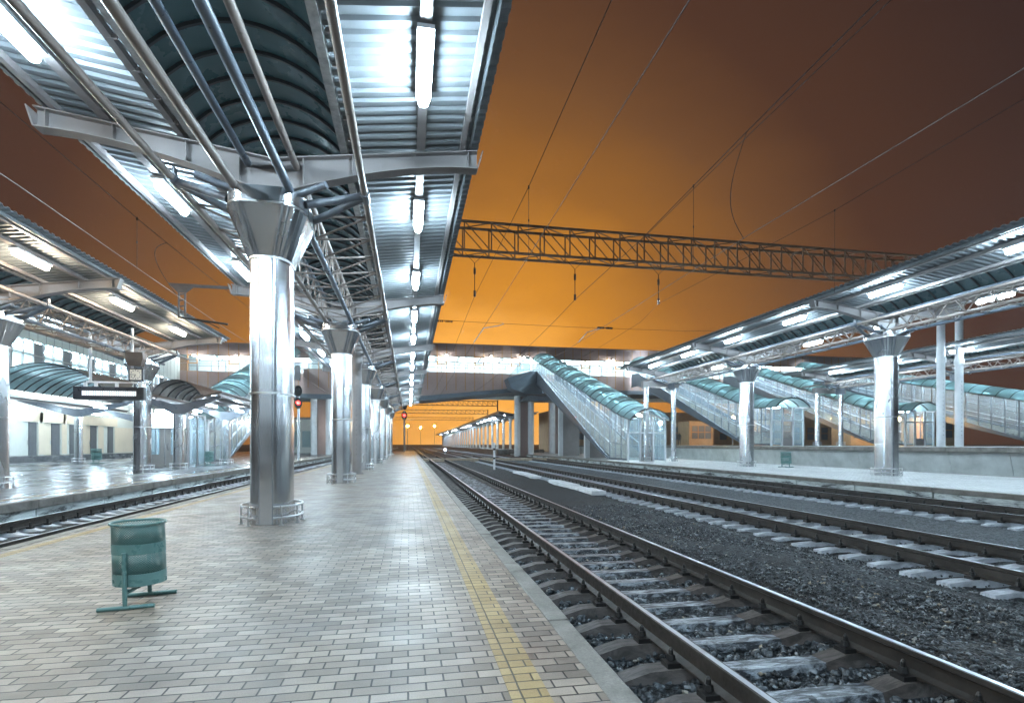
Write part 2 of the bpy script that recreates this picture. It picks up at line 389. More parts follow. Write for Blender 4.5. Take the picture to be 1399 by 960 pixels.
# high platform: overhanging cap over a concave wall of precast units
struct(MB().box(28.6, 44, 5, 110, -.6, 1.19), 'high_platform', 'paver_pale')
prof = [(28.6, 1.16)] + [(28.22+.34*math.sin(t)*.95, .95-.0-1.35*(1-math.cos(t))*.0-.95*t/1.57*1.45) for t in np.linspace(0, 1.57, 9)] + [(28.5, -.6), (28.6, -.6)]
k = MB()
for i in range(34):
    y = 6+i*3.0
    k.prism_y([(28.6, .93)] + [(28.30+.26*math.sin(math.pi*t*.5), .92-1.42*t) for t in np.linspace(0, 1, 8)] + [(28.6, -.55)], y+.012, y+2.985)
struct(k, 'high_platform_wall', 'concrete_pale', smooth=True)
k = MB()
for i in range(34):
    y = 6+i*3.0; k.box(28.16, 28.598, y+.01, y+2.985, .935, 1.20)
struct(k, 'high_platform_edge', 'concrete', bevel=.02)
struct(MB().box(52, 58, 10, 110, -.6, 1.19), 'far_high_platform', 'concrete')
# ballast beds as relief sheets
def bed(xs, zs, y0, y1, name, m, step=.35, amp=.03):
    ys = np.arange(y0, y1, step); X = np.arange(xs[0], xs[-1]+.01, .22); Z = np.interp(X, xs, zs)
    k = MB(); v = []
    for y in ys:
        for x, z in zip(X, Z): v.append((x, y, z+random.uniform(-amp, amp)*.6+amp*math.sin(x*2.1+y*1.3)*.5))
    n = len(X); f = [(a*n+i, a*n+i+1, (a+1)*n+i+1, (a+1)*n+i) for a in range(len(ys)-1) for i in range(n-1)]
    k.add(v, f); return struct(k, name, m, smooth=True)
bed([1.1, 4.05, 4.35, 6.0, 6.5, 8.1, 9.6], [-.50, -.50, -.37, -.36, -.475, -.485, -.475], -4, 130, 'ballast_bed', 'ballast')
bed([9.62, 9.95, 11.9, 12.4, 14, 16.1], [-.475, -.38, -.37, -.475, -.485, -.485], -4, 130, 'pale_ballast_bed', 'ballast_pale')
bed([24.4, 26, 28.7], [-.43, -.43, -.43], 6, 120, 'far_ballast_bed', 'ballast', .6)
bed([-8.95, -7, -5.0], [-.46, -.45, -.46], -4, 120, 'side_ballast_bed', 'ballast', .4)
# loose stones near the camera
def stones(n, fx, zf, smin, smax, name):
    t = (1+5**.5)/2
    iv = np.array([(-1, t, 0), (1, t, 0), (-1, -t, 0), (1, -t, 0), (0, -1, t), (0, 1, t), (0, -1, -t), (0, 1, -t), (t, 0, -1), (t, 0, 1), (-t, 0, -1), (-t, 0, 1)])/1.9
    fi = np.array([(0, 11, 5), (0, 5, 1), (0, 1, 7), (0, 7, 10), (0, 10, 11), (1, 5, 9), (5, 11, 4), (11, 10, 2), (10, 7, 6), (7, 1, 8), (3, 9, 4), (3, 4, 2), (3, 2, 6), (3, 6, 8), (3, 8, 9), (4, 9, 5), (2, 4, 11), (6, 2, 10), (8, 6, 7), (9, 8, 1)])
    V = []; F = []
    for i in range(n):
        x, y = fx(); s = random.uniform(smin, smax)*(1.6 if random.random() < .06 else 1)
        a, b_, c = np.random.uniform(0, 6.28, 3)
        A = np.array([[math.cos(a), -math.sin(a), 0], [math.sin(a), math.cos(a), 0], [0, 0, 1]]) @ np.array([[1, 0, 0], [0, math.cos(b_), -math.sin(b_)], [0, math.sin(b_), math.cos(b_)]])
        q = iv*np.random.uniform(.72, 1.2, (12, 1))*np.array([random.uniform(.8, 1.3), random.uniform(.6, 1), random.uniform(.5, .9)])*s
        V.append(q @ A.T + np.array([x, y, zf(x)+s*.25])); F.append(fi+12*i)
    V = np.concatenate(V); F = np.concatenate(F)
    me = bpy.data.meshes.new(name); me.vertices.add(len(V)); me.vertices.foreach_set('co', V.ravel())
    me.loops.add(F.size); me.loops.foreach_set('vertex_index', F.ravel().astype(np.int32))
    me.polygons.add(len(F)); me.polygons.foreach_set('loop_start', np.arange(0, F.size, 3, dtype=np.int32)); me.polygons.foreach_set('loop_total', np.full(len(F), 3, dtype=np.int32))
    me.update(calc_edges=True); me.validate(); me.materials.append(M['stone'])
    o = bpy.data.objects.new(name, me); col.objects.link(o); o['kind'] = 'stuff'; return o
zf1 = lambda x: float(np.interp(x, [1.1, 4.05, 4.35, 6.0, 6.5, 8.1, 9.6], [-.50, -.50, -.37, -.36, -.475, -.485, -.475]))
stones(5200, lambda: (random.uniform(1.25, 3.9), 1.4+8*random.random()**1.5), zf1, .018, .042, 'ballast_stones')
stones(26000, lambda: (random.uniform(3.95, 9.6) if random.random() < .35 else random.uniform(4.0, 6.9), 1.5+13*random.random()**1.35), zf1, .011, .025, 'gravel_stones')
tag(bpy.data.objects['ballast_stones'], 'dark loose ballast stones lying between the sleepers of the nearest track', 'ballast')
tag(bpy.data.objects['gravel_stones'], 'fine dark gravel between the nearest track and the second track', 'gravel')

# ================================================================ railway tracks
RAIL = [(-.037, 0), (.037, 0), (.037, -.035), (.010, -.05), (.010, -.145), (.066, -.165), (.066, -.18), (-.066, -.18), (-.066, -.165), (-.010, -.145), (-.010, -.05), (-.037, -.035)]
def sleeper_mb(c, y, worn):
    k = MB(); st = [(-1.36, -.47), (-1.12, -.405), (-.62, -.40), (-.42, -.445), (.42, -.445), (.62, -.40), (1.12, -.405), (1.36, -.47)]
    if not worn: st = [(-1.36, -.425), (-1.12, -.405), (-.62, -.40), (-.42, -.42), (.42, -.42), (.62, -.40), (1.12, -.405), (1.36, -.425)]
    rings = [[(c+x, y-.085, z), (c+x, y+.085, z), (c+x, y+.135, z-.22), (c+x, y-.135, z-.22)] for x, z in st]
    for i in range(7):
        k.loft(rings[i:i+2], True, i in (0, 6), 1 if (worn and 2 < i < 4) else 0)
    return k
def clip_mb(x, y):
    k = MB()
    k.box(x-.055, x+.055, y-.06, y+.06, -.412, -.365); k.tube((x, y, -.37), (x, y, -.275), .019, 8); k.tube((x, y, -.352), (x, y, -.31), .038, 6, .030)
    k.tube((x, y, -.275), (x, y, -.255), .019, 8, .008)
    return k
def track(name, c, y0, y1, label, worn, mats, step=.545, nfine=100, nclip=0, off=0):
    t = thing(name, (c, y0, -.6), label, 'railway track', 'railway tracks')
    for s in (-1, 1):
        x = c+s*.795; k = MB(); n = 12
        k.prism_y([(x+a, -.2+b) for a, b in RAIL], y0, y1)
        k.add([(x-.022, y0, -.1965), (x+.022, y0, -.1965), (x+.022, y1, -.1965), (x-.022, y1, -.1965)], [(0, 1, 2, 3)], 1)
        k.build('rail', ['rail_side', 'rail_head'], t)
    ys = list(np.arange(max(y0, -.4+off), y1, step)); near = ys[:nfine]; rest = ys[nfine:]
    first = None
    for i, y in enumerate(near):
        if i == 0 or random.random() < .12:
            first = sleeper_mb(c, y, worn).build('sleeper', mats, t); fy = y
            if i == 0:
                clips = []
                for s in (-1, 1):
                    for d in (-.115, .115): clips.append(clip_mb(c+s*.795+d, y))
            sl = first
        else:
            sl = first.copy(); col.objects.link(sl); sl.location = (0, y-fy, 0); sl.rotation_euler = (0, 0, 0); LOC[sl.name] = LOC[t.name]
        if i < nclip:
            dy = y-ys[0]
            for s in (-1, 1):
                for d in (-.115, .115):
                    if i == 0: cl = clip_mb(c+s*.795+d, y).build('rail_clip', 'clip', sl); track.cl[(s, d)] = (cl, y)
                    else:
                        b0, yb = track.cl[(s, d)]; cl = b0.copy(); col.objects.link(cl); cl.parent = sl; cl.location = (0, y-yb-(sl.location.y), 0)
    if rest or nclip < len(ys):
        k = MB()
        for y in rest: k2 = sleeper_mb(c, y, worn); k.add(k2.v, k2.f)
        if rest: tag(k.build('distant_sleepers', mats[0], t), kind='stuff')
        k = MB()
        for y in ys[nclip:]:
            if y > 75: break
            for s in (-1, 1):
                for d in (-.115, .115):
                    x = c+s*.795+d; k.box(x-.05, x+.05, y-.05, y+.05, -.412, -.36); k.tube((x, y, -.37), (x, y, -.262), .022, 5)
        tag(k.build('distant_clips', 'clip', t), kind='stuff')
    return t
track.cl = {}
track('railway_track', 2.943, -3, 420, 'nearest railway track, with a pale sheen painted on its worn sleeper middles, beside the paved platform', True, ['sleeper_dark', 'sleeper_sheen'], nclip=30)
track.cl = {}
track('railway_track', 8.10, -2, 420, 'second railway track from the paved platform, with pale sleeper ends in dark gravel', False, ['sleeper_pale', 'sleeper_pale'], off=4, nclip=30)
track.cl = {}
track('railway_track', 13.87, 2, 420, 'third railway track, running along the front wall of the pale island platform', False, ['sleeper_pale', 'sleeper_pale'], off=8)
track.cl = {}
track('railway_track', 26.3, 8, 160, 'far railway track between the island platform and the concave high platform wall', False, ['sleeper_pale', 'sleeper_pale'], off=12)
track.cl = {}
track('railway_track', -7.03, -2, 300, 'railway track at the left, beside the flaking wall of the wet station platform', True, ['sleeper_pale', 'sleeper_pale'], off=4)
# pedestrian crossing, boards and small trackside things
k = MB()
for i in range(3):
    for (a, b_) in ((1.3, 2.02), (2.25, 3.6), (3.9, 7.15), (7.4, 8.75), (9.0, 12.9), (13.2, 14.5), (14.8, 15.8)):
        k.box(a, b_, 56.2+i*.9, 57.04+i*.9, -.62, -.16+random.uniform(-.01, .01))
tag(k.build('level_crossing', 'wood', loc=(8, 57, -.4)), 'pale plank crossing laid over the tracks near the footbridge', 'crossing')
lab = ['longer white trackside board lying nearest the camera', 'shorter white trackside board lying farther along the second track']
for j, (a, b_) in enumerate(((18.2, 24.2), (27.5, 33.0))):
    k = MB(); n = 4
    for i in range(n):
        y = a+(b_-a)/n*i; w = random.uniform(-.05, .05); k.box(6.30+w, 6.85+w, y+.03, y+(b_-a)/n-.03, -.46, -.31+random.uniform(-.02, .02))
    tag(k.build('trackside_board', 'white_board', loc=(6.6, a, -.4), bevel=.01), lab[j], 'board', 'white boards beside the second track')
t = thing('marker_post', (5.61, 35.8, -.4), 'slim white marker post standing in the gravel between tracks', 'post')
k = MB(); k.tube((5.61, 35.8, -.4), (5.61, 35.8, 1.45), .07, 10); k.build('post', 'white_pipe', t, True)
k = MB()
for z in (.35, .95): k.tube((5.61, 35.8, z), (5.61, 35.8, z+.13), .073, 10)
k.build('band', 'signal_black', t)
t = thing('shunting_signal', (6.0, 92, -.5), 'short ground signal with a glowing blue white lamp between the tracks', 'signal')
k = MB(); k.tube((6, 92, -.5), (6, 92, .15), .10, 8); k.box(5.75, 6.25, 91.9, 92.2, .15, .75); k.build('housing', 'white_pipe', t)
k = MB(); k.tube((6, 91.88, .45), (6, 91.9, .45), .17, 12); k.build('lamp', 'shunt', t)

# ================================================================ canopies
def canopy_zs(z0): return z0
def cross_beam(xc, y, dz, parent, half=3.58):
    k = MB(); n = 14
    def top(d): return 6.27+dz+.135*abs(d)
    def bot(d):
        a = abs(d)/half
        return 5.66+dz + (.80)*(1-(1-a)**1.75)
    ds = np.linspace(-half, half, 2*n+1)
    ring = lambda yy: [(xc+d, yy, bot(d)) for d in ds]+[(xc+d, yy, top(d)) for d in ds[::-1]]
    A, B = ring(y-.012), ring(y+.012); m_ = len(ds)
    v = A+B; o = len(A); f = []
    for i in range(m_-1):
        j = 2*m_-1-i
        f += [(i, i+1, j-1, j), (o+i+1, o+i, o+j, o+j-1)]
    k.add(v, f)
    for d0, d1 in zip(ds[:-1], ds[1:]):
        for fn, s in ((top, 1), (bot, -1)):
            k.add([(xc+d0, y-.13, fn(d0)), (xc+d1, y-.13, fn(d1)), (xc+d1, y+.13, fn(d1)), (xc+d0, y+.13, fn(d0)),
                   (xc+d0, y-.13, fn(d0)+s*.022), (xc+d1, y-.13, fn(d1)+s*.022), (xc+d1, y+.13, fn(d1)+s*.022), (xc+d0, y+.13, fn(d0)+s*.022)],
                  [(0, 1, 2, 3), (7, 6, 5, 4), (0, 4, 5, 1), (1, 5, 6, 2), (2, 6, 7, 3), (3, 7, 4, 0)])
    for d in (-3.42, -2.45, -1.35, -.52, .52, 1.35, 2.45, 3.42):
        k.box(xc+d-.008, xc+d+.008, y-.11, y-.013, bot(d)+.002, top(d)-.002); k.box(xc+d-.008, xc+d+.008, y+.013, y+.11, bot(d)+.002, top(d)-.002)
    for s in (-1, 1): k.bar((xc+s*half, y, bot(half)-.01), (xc+s*(half+.10), y, top(half)+.02), .26, .02)
    return k.build('cross_beam', 'paint', parent)
def wing(xc, s, ya, yb, dz, parent):
    k = MB(); rings = []; P = .235; y = ya
    i0, i1 = 1.20, 3.62
    za, zb = 6.30+.135*i0+.115+dz, 6.30+.135*i1+.115+dz
    def r(y, h): return [(xc+s*i0, y, za+h), (xc+s*i1, y, zb+h), (xc+s*i1, y, zb+h+.018), (xc+s*i0, y, za+h+.018)]
    while y < yb:
        for a, h in ((0, 0), (.085, 0), (.12, .045), (.20, .045)): rings.append(r(y+a, h))
        y += P
    k.loft(rings); return k.build('roof_sheet', 'zinc', parent)
def vault_mesh(xc, hw, zb, rise, ya, yb, th=.02, n=16):
    Rr = (hw*hw+rise*rise)/(2*rise); a = math.asin(hw/Rr)
    arc = lambda rr: [(xc+rr*math.sin(t), zb+rise-Rr+rr*math.cos(t)) for t in np.linspace(-a, a, n)]
    lo, hi = arc(Rr), arc(Rr+th); prof = lo+hi[::-1]
    return MB().prism_y(prof, ya, yb), arc, Rr
def vault(xc, hw, zb, rise, ya, yb, parent, m='poly', step=.58, rib=(.045, .055), name='skylight', mr='rib'):
    k, arc, Rr = vault_mesh(xc, hw, zb, rise, ya, yb)
    o = k.build(name, m, parent, True)
    k = MB(); y = ya
    prof = None
    while y <= yb+.01:
        lo, hi = arc(Rr-rib[1]), arc(Rr-.003)
        k.prism_y(lo+hi[::-1], y-rib[0]/2, y+rib[0]/2); y += step
    k.build('skylight_rib_frame', mr, o, True); return o
def strip_light(xc, y, z, warm, label, group, proto={}):
    key = warm
    if key not in proto:
        t = thing('strip_light', (xc, y, z), label, 'strip light', group)
        k = MB(); k.box(xc-.11, xc+.11, y-.73, y+.73, z+.03, z+.09); k.box(xc-.03, xc+.03, y-.5, y-.44, z+.10, z+.22); k.box(xc-.03, xc+.03, y+.44, y+.5, z+.10, z+.22); k.build('housing', 'white_pipe', t)
        k = MB()
        prof = []
        for yy, rr in ((-.70, .012), (-.685, .05), (-.64, .080), (.64, .080), (.685, .05), (.70, .012)):
            prof.append([(xc+rr*math.cos(a), y+yy, z-.052+rr*math.sin(a)) for a in np.linspace(0, 2*math.pi, 10, endpoint=False)])
        k.loft(prof); k.build('tube', 'warm' if warm else 'cool', t, True); proto[key] = t; return t
    t = copy_tree(proto[key], (xc, y, z), label); t['group'] = group; return t
def canopy(xc, dz, ya, yb, cols, label, webs_from, detail=2, name='platform_canopy'):
    t = thing(name, (xc, ya, dz), label, 'canopy', 'platform canopies')
    for y in cols: cross_beam(xc, y, dz, t)
    for s in (-1, 1):
        wing(xc, s, ya, yb, dz, t)
        zt = lambda d: 6.30+.135*d+dz
        # purlins: inner channel, lamp channel, edge profile, perforated gutter channel
        for d, w, h, mt in ((1.42, .10, .10, 'paint'), (2.55, .15, .09, 'paint'), (3.30, .09, .11, 'paint'), (3.44, .05, .09, 'zinc')):
            k = MB(); k.bar((xc+s*d, ya, zt(d)+.06), (xc+s*d, yb, zt(d)+.06), w, h); k.build('purlin', mt, t)
        k = MB(); k.bar((xc+s*1.21, ya, zt(1.2)+.13), (xc+s*1.21, yb, zt(1.2)+.13), .13, .20); k.build('gutter', 'zinc_perf', t)
        if detail > 1:
            k = MB(); y = ya+.3
            while y < yb: k.bar((xc+s*1.31, y, zt(1.3)+.05), (xc+s*1.42, y, zt(1.3)+.05), .03, .06); y += .62
            tag(k.build('gutter_bracket', 'paint', t), kind='stuff')
        k = MB(); k.tube((xc+s*1.56, ya, 5.80+dz), (xc+s*1.56, yb, 5.80+dz), .062, 12); k.build('chord_pipe', 'pipe', t, True)
        k = MB(); k.tube((xc+s*.42, ya, 5.50+dz), (xc+s*.42, yb, 5.50+dz), .068, 12); k.build('chord_pipe', 'pipe' if s < 0 else 'pipe_dark', t, True)
        k = MB(); k.tube((xc+s*.40, ya, 6.20+dz), (xc+s*.40, yb, 6.20+dz), .060, 12); k.build('chord_pipe', 'pipe_dark' if s < 0 else 'pipe', t, True)
    vault(xc, 1.26, 6.62+dz, .62, ya, yb, t)
    # webs per bay
    cs = list(cols)
    for i in range(len(cs)-1):
        if cs[i] < webs_from: continue
        k = MB(); y0, y1 = cs[i]+.35, cs[i+1]-.35; n = 8; st = (y1-y0)/n
        for j in range(n):
            a, b_ = y0+j*st, y0+(j+1)*st; mid = (a+b_)/2
            for s in (-1, 1):
                A = (xc+s*.42, a, 5.50+dz); B = (xc+s*.42, b_, 5.50+dz)
                k.tube(A, (xc+s*.40, mid, 6.20+dz), .024, 6); k.tube((xc+s*.40, mid, 6.20+dz), B, .024, 6)
                k.tube((xc+s*.42, a, 5.50+dz), (xc+s*1.56, mid, 5.80+dz), .022, 6); k.tube((xc+s*1.56, mid, 5.80+dz), B, .022, 6)
            k.tube((xc-.42, a, 5.50+dz), (xc+.42, b_, 5.50+dz), .022, 6)
            k.tube((xc-.42, a, 5.50+dz), (xc+.42, a, 5.50+dz), .022, 6)
        k.build('truss_web', 'pipe', t, True)
    for y in cs:
        k = MB()
        for s in (-1, 1):
            k.tube((xc+s*1.56, y-.02, 5.80+dz), (xc+s*.62, y-.35, 5.42+dz), .065, 10)
            k.tube((xc+s*1.56, y+.02, 5.80+dz), (xc+s*.62, y+.35, 5.42+dz), .065, 10)
            k.tube((xc+s*1.56, y-.16, 5.80+dz), (xc+s*1.56, y+.16, 5.80+dz), .085, 12)
            k.box(xc+s*1.56-.02, xc+s*1.56+.02, y-.06, y+.06, 5.80+dz, 6.02+dz)
            k.tube((xc+s*.42, y-.45, 5.50+dz), (xc+s*1.0, y-.72, 5.62+dz), .06, 10)
        k.box(xc-.25, xc+.25, y-.22, y+.22, 5.0+dz, 5.66+dz)
        k.build('bracket', 'paint_dark', t, True)
    return t
def rrect(a, b, r, fx, zz, xc, yc, flute=0, nc=9):
    """closed section: flat fronts on the +-Y ends of width 2*fx, quarter curves at the corners"""
    pts = []
    for q, (sx, sy) in enumerate(((1, -1), (1, 1), (-1, 1), (-1, -1))):
        rx, ry = a-fx, r
        for i in range(nc):
            t = i/(nc-1)*math.pi/2
            if sx*sy < 0: u, w = math.sin(t), math.cos(t)
            else: u, w = math.cos(t), math.sin(t)
            fl = flute*(1 if i % 2 else -1) if 0 < i < nc-1 else 0
            pts.append((xc+sx*(fx+(rx+fl)*u), yc+sy*(b-ry+(ry+fl)*w), zz))
    return pts
def column(xc, y, dz, label, group, proto={}, hgt=None):
    if dz in proto:
        c = copy_tree(proto[dz], (xc, y, 0), label); c['group'] = group; return c
    t = thing('canopy_column', (xc, y, 0), label, 'column', group); proto[dz] = t
    zs = 4.46+dz
    k = MB(); k.loft([rrect(.32, .46, .34, .085, z, xc, y) for z in (0, 2.2+dz*.5-.006)]); k.loft([rrect(.322, .462, .34, .085, z, xc, y) for z in (2.2+dz*.5+.006, zs)])
    k.build('shaft', 'polished', t, True)
    k = MB()
    for s in (-1, 1):
        k.box(xc-.10, xc+.10, y+s*.466-.006, y+s*.466+.006, 0, zs-.005)
    k.build('cover_strip', 'polished', t, bevel=.004)
    k = MB()
    for s in (-1, 1):
        for dx in (-.104, .104): k.box(xc+dx-.004, xc+dx+.004, y+s*.469-.005, y+s*.469+.005, 0, zs-.005)
    k.build('strip_joint', 'paint_dark', t)
    k = MB(); k.loft([rrect(.338, .480, .35, .085, z, xc, y) for z in (2.185+dz*.5, 2.215+dz*.5)]); k.loft([rrect(.338, .480, .35, .085, z, xc, y) for z in (zs-.015, zs+.02)]); k.build('collar', 'tube_steel', t, True)
    k = MB(); rings = []
    for u in (0, .33, .66, 1):
        a, b, f = .325+u*.295, .465+u*.32, .085+u*.185
        rings.append(rrect(a, b, .345+u*.19, f, zs+.02+u*.76, xc, y, .018, 13))
    k.loft(rings, True, False); k.build('capital', 'polished', t)
    k = MB(); k.loft([rrect(.632, .80, .55, .27, zs+.765, xc, y), rrect(.632, .80, .55, .27, zs+.795, xc, y)]); k.build('capital_ring', 'tube_steel', t, True)
    k = MB(); rings = [rrect(.622, .788, .54, .27, zs+.79, xc, y), rrect(.622, .788, .54, .27, zs+1.04, xc, y), rrect(.60, .765, .53, .26, zs+1.04, xc, y), rrect(.60, .765, .53, .26, zs+.80, xc, y)]
    k.loft(rings, True, False); k.build('capital_band', 'polished', t, True)
    for s in (-1, 1):
        k = MB()
        el = lambda a: (xc+s*(.05+.43*math.sin(a)), y-.60*math.cos(a))
        for z in (.13, .31): k.path([(*el(a), z) for a in np.linspace(.22, math.pi-.22, 26)], .022, 8)
        for a in (.5, 1.2, 1.94, 2.64):
            x_, y_ = el(a); k.tube((x_, y_, 0), (x_, y_, .31), .017, 8); k.tube((x_, y_, 0), (x_, y_, .012), .04, 10)
        k.build('bumper_rail', 'tube_steel', t, True)
    return t
GC = 'steel columns under the main canopy'
Y0, DY = 10.05, 9.8
XC = -2.34
canopy(XC, 0, -36, 70.5, [.25-DY*3, .25-DY*2, .25-DY, .25]+[Y0+DY*i for i in range(7)], 'large steel canopy over the paved platform, with a dark vaulted skylight between two corrugated wings', 5)
for i in range(7):
    column(XC, Y0+DY*i, 0, ('polished steel column nearest the camera under the main canopy' if i == 0 else '%s polished steel column in the row under the main canopy, counted from the camera' % ORD[i]), GC)
for s, w in ((1, 'track-side wing, right'), (-1, 'outer wing, left')):
    for i in range(15):
        y = Y0-DY+2.45+i*4.9
        strip_light(XC+s*2.55, y, 6.54, False, '%s glowing strip light from the camera under the %s, of the main canopy' % (ORD[i], w), 'strip lights under the main canopy')
X0 = -12.95
canopy(X0, 0, -22, 31.0, [Y0-DY*3, Y0-DY*2, Y0-DY, Y0, Y0+DY, Y0+2*DY], 'shorter steel canopy over the wet station platform at the left', 1)
for i in (1, 2):
    column(X0, Y0+DY*i, 0, ['', 'steel column cut by the left picture edge on the wet station platform', 'steel column behind the clock on the wet station platform'][i], 'steel columns on the station platform')
for s, w in ((1, 'warm', ), (-1, 'cool')):
    for i in range(4):
        strip_light(X0+s*2.55, Y0+2.45+i*4.9, 6.54, s > 0, '%s %s strip light from the camera under the station platform canopy' % (ORD[i], w), 'strip lights of the station platform canopy')
X3, D3 = 20.2, .62
canopy(X3, D3, -22, 41.2, [Y0+DY*i for i in range(-3, 4)], 'steel canopy over the pale island platform at the right', 1)
for i in (1, 2):
    column(X3, Y0+DY*i, D3, ['', 'polished steel column nearest the camera on the island platform', 'farther flared steel column on the island platform, beside the green bin'][i], 'steel columns on the island platform')
for s, w in ((-1, 'near wing'), (1, 'far wing')):
    for i in range(7):
        strip_light(X3+s*2.55, Y0-2.45+i*4.9, 6.54+D3, False, '%s strip light from the camera under the %s of the island platform canopy' % (ORD[i], w), 'strip lights of the island platform canopy')
X4, D4 = 35.6, .55
canopy(X4, D4, 14, 42, [Y0+DY*i for i in (1, 2, 3)], 'steel canopy over the high platform at the far right', 1, 1)
for s, w in ((-1, 'near wing'), (1, 'far wing')):
    for i in range(5):
        strip_light(X4+s*2.55, Y0+DY-2.45+i*4.9, 6.54+D4, False, '%s strip light from the camera under the %s of the high platform canopy' % (ORD[i], w), 'strip lights of the high platform canopy')
for i in range(5):
    for s in (-1, 1):
        strip_light(XC+s*2.55, Y0-DY-2.45-i*4.9, 6.54, False, 'strip light under the main canopy, in the part behind the camera', 'strip lights behind the camera')
        if i < 4:
            strip_light(X0+s*2.55, Y0-2.45-i*4.9, 6.54, s > 0, 'strip light under the station platform canopy, left of the camera', 'strip lights of the near station canopy')
            strip_light(X3+s*2.55, Y0-7.35-i*4.9, 6.54+D3, False, 'strip light under the island platform canopy, right of the camera', 'strip lights of the near island canopy')
def portal(xa, xb, y, z0, z1, label):
    t = thing('portal_frame', ((xa+xb)/2, y, z0), label, 'portal frame', 'post pairs at the stair ends')
    for x in (xa, xb):
        k = MB(); k.tube((x, y, z0), (x, y, z1), .20, 20); k.build('post', 'polished', t, True)
        k = MB()
        for z in (.14, .32): k.path([(x+.34*math.cos(a), y+.34*math.sin(a), z0+z) for a in np.linspace(0, 2*math.pi, 18, endpoint=False)], .02, 6, closed=True)
        for a in range(6): k.tube((x+.34*math.cos(a*1.047), y+.34*math.sin(a*1.047), z0), (x+.34*math.cos(a*1.047), y+.34*math.sin(a*1.047), z0+.32), .015, 6)
        k.build('bumper_rail', 'tube_steel', t, True)
    k = MB(); k.box(xa-.35, xb+.35, y-.2, y+.2, z1, z1+.45); k.build('header', 'paint', t)
portal(18.25, 20.55, 39.6, 0, 5.8, 'pair of slim polished posts carrying the end of the island platform canopy')
portal(34.3, 36.6, 40.5, 1.2, 5.7, 'pair of slim polished posts on the high platform beside the stair')

# ================================================================ footbridge
def footbridge(x0, x1, ya, yb, label, cutbot):
    t = thing('footbridge', ((x0+x1)/2, ya, 7.3), label, 'footbridge', 'footbridge sections')
    zt, zw1, zw0 = 14.95, 13.38, 11.12
    k = MB(); k.box(x0, x1, ya, ya+.15, zw1, zt); k.box(x0, x1, yb-.15, yb, zw1, zt); k.box(x0-.1, x1+.1, ya-.15, yb+.15, zt, zt+.14); k.build('roof_fascia', 'clad', t)
    k = MB()
    prof = cutbot
    k.loft([[(x, ya, z) for x, z in prof], [(x, ya+.15, z) for x, z in prof]]); k.build('lower_cladding', 'clad', t)
    k = MB(); k.box(x0, x1, ya+.2, yb-.2, 10.0, 10.25); k.build('floor', 'concrete', t)
    k = MB(); k.box(x0, x1, ya+.3, yb-.3, 13.5, 13.6); k.build('ceiling', 'pale_panel', t)
    k = MB(); k.box(x0, x1, yb-.15, yb, 8.0, zw1)
    k.build('rear_wall', 'pale_panel', t)
    # seams
    k = MB(); x = x0+.6; fk = MB(); n = 0
    while x < x1:
        k.box(x-.045, x+.045, ya-.012, ya-.002, zw1, zt); k.box(x-.045, x+.045, ya-.012, ya-.002, zw0-2.4, zw0); x += 1.28
    k.build('cladding_seam', 'frame_orange', t)
    x = x0+.6; i = 0; pw = 1.28
    while x < x1-pw:
        wide = 2*pw if i % 3 == 2 else pw
        g = MB(); g.box(x+.06, x+wide-.06, ya+.06, ya+.075, zw0+.05, zw1-.05); w = g.build('window', 'glass', t)
        f_ = MB()
        f_.box(x-.03, x+.05, ya+.01, ya+.14, zw0, zw1); f_.box(x+.05, x+wide-.03, ya+.01, ya+.14, zw0, zw0+.06); f_.box(x+.05, x+wide-.03, ya+.01, ya+.14, zw1-.06, zw1)
        zm = zw0+1.05; f_.box(x+.05, x+wide-.03, ya+.03, ya+.12, zm, zm+.05)
        if i % 3 == 1:
            for a, b_, c, d in ((.05, .14, zm+.05, zw1-.06), (wide-.12, wide-.03, zm+.05, zw1-.06)): f_.box(x+a, x+b_, ya-.01, ya+.13, c, d)
            f_.box(x+.14, x+wide-.12, ya-.01, ya+.13, zm+.05, zm+.13); f_.box(x+.14, x+wide-.12, ya-.01, ya+.13, zw1-.14, zw1-.06)
            m_ = 'frame_orange'
        else: m_ = 'paint'
        f_.build('frame', m_, w)
        x += wide; i += 1
    # far windows opposite, seen through
    k = MB(); x = x0+1
    while x < x1:
        k.box(x, x+.12, yb-.28, yb-.1, 11.9, zw1); x += 1.9
    k.box(x0, x1, yb-.28, yb-.1, 12.6, 12.68); k.build('rear_mullion', 'paint', t)
    k = MB(); x = x0+2
    while x < x1-2:
        for yy in (ya+2.2, yb-1.6): k.box(x, x+2.6, yy-.12, yy+.12, 13.44, 13.49)
        x += 3.1
    k.build('ceiling_light', 'inner', t)
    return t
footbridge(-13.5, 78, 74, 80, 'long glazed brown footbridge crossing above all the tracks', [(-13.5, 7.9), (2, 7.9), (14, 9.1), (78, 9.1), (78, 11.12), (-13.5, 11.12)])
footbridge(-31, -13.6, 79, 85, 'glazed footbridge end at the left, joining the station hall', [(-31, 7.9), (-13.6, 7.9), (-13.6, 11.12), (-31, 11.12)])
t = thing('bridge_girder', (0, 76, 7.2), 'long blue grey girder carrying the footbridge from below', 'girder')
k = MB(); prof = [(-31, 7.3), (2, 7.3), (14, 8.55), (78, 8.55), (78, 9.1), (14, 9.1), (2, 7.88), (-31, 7.88)]
k.loft([[(x, 73.7, z) for x, z in prof], [(x, 80.2, z) for x, z in prof]]); k.build('beam', 'clad_blue', t)
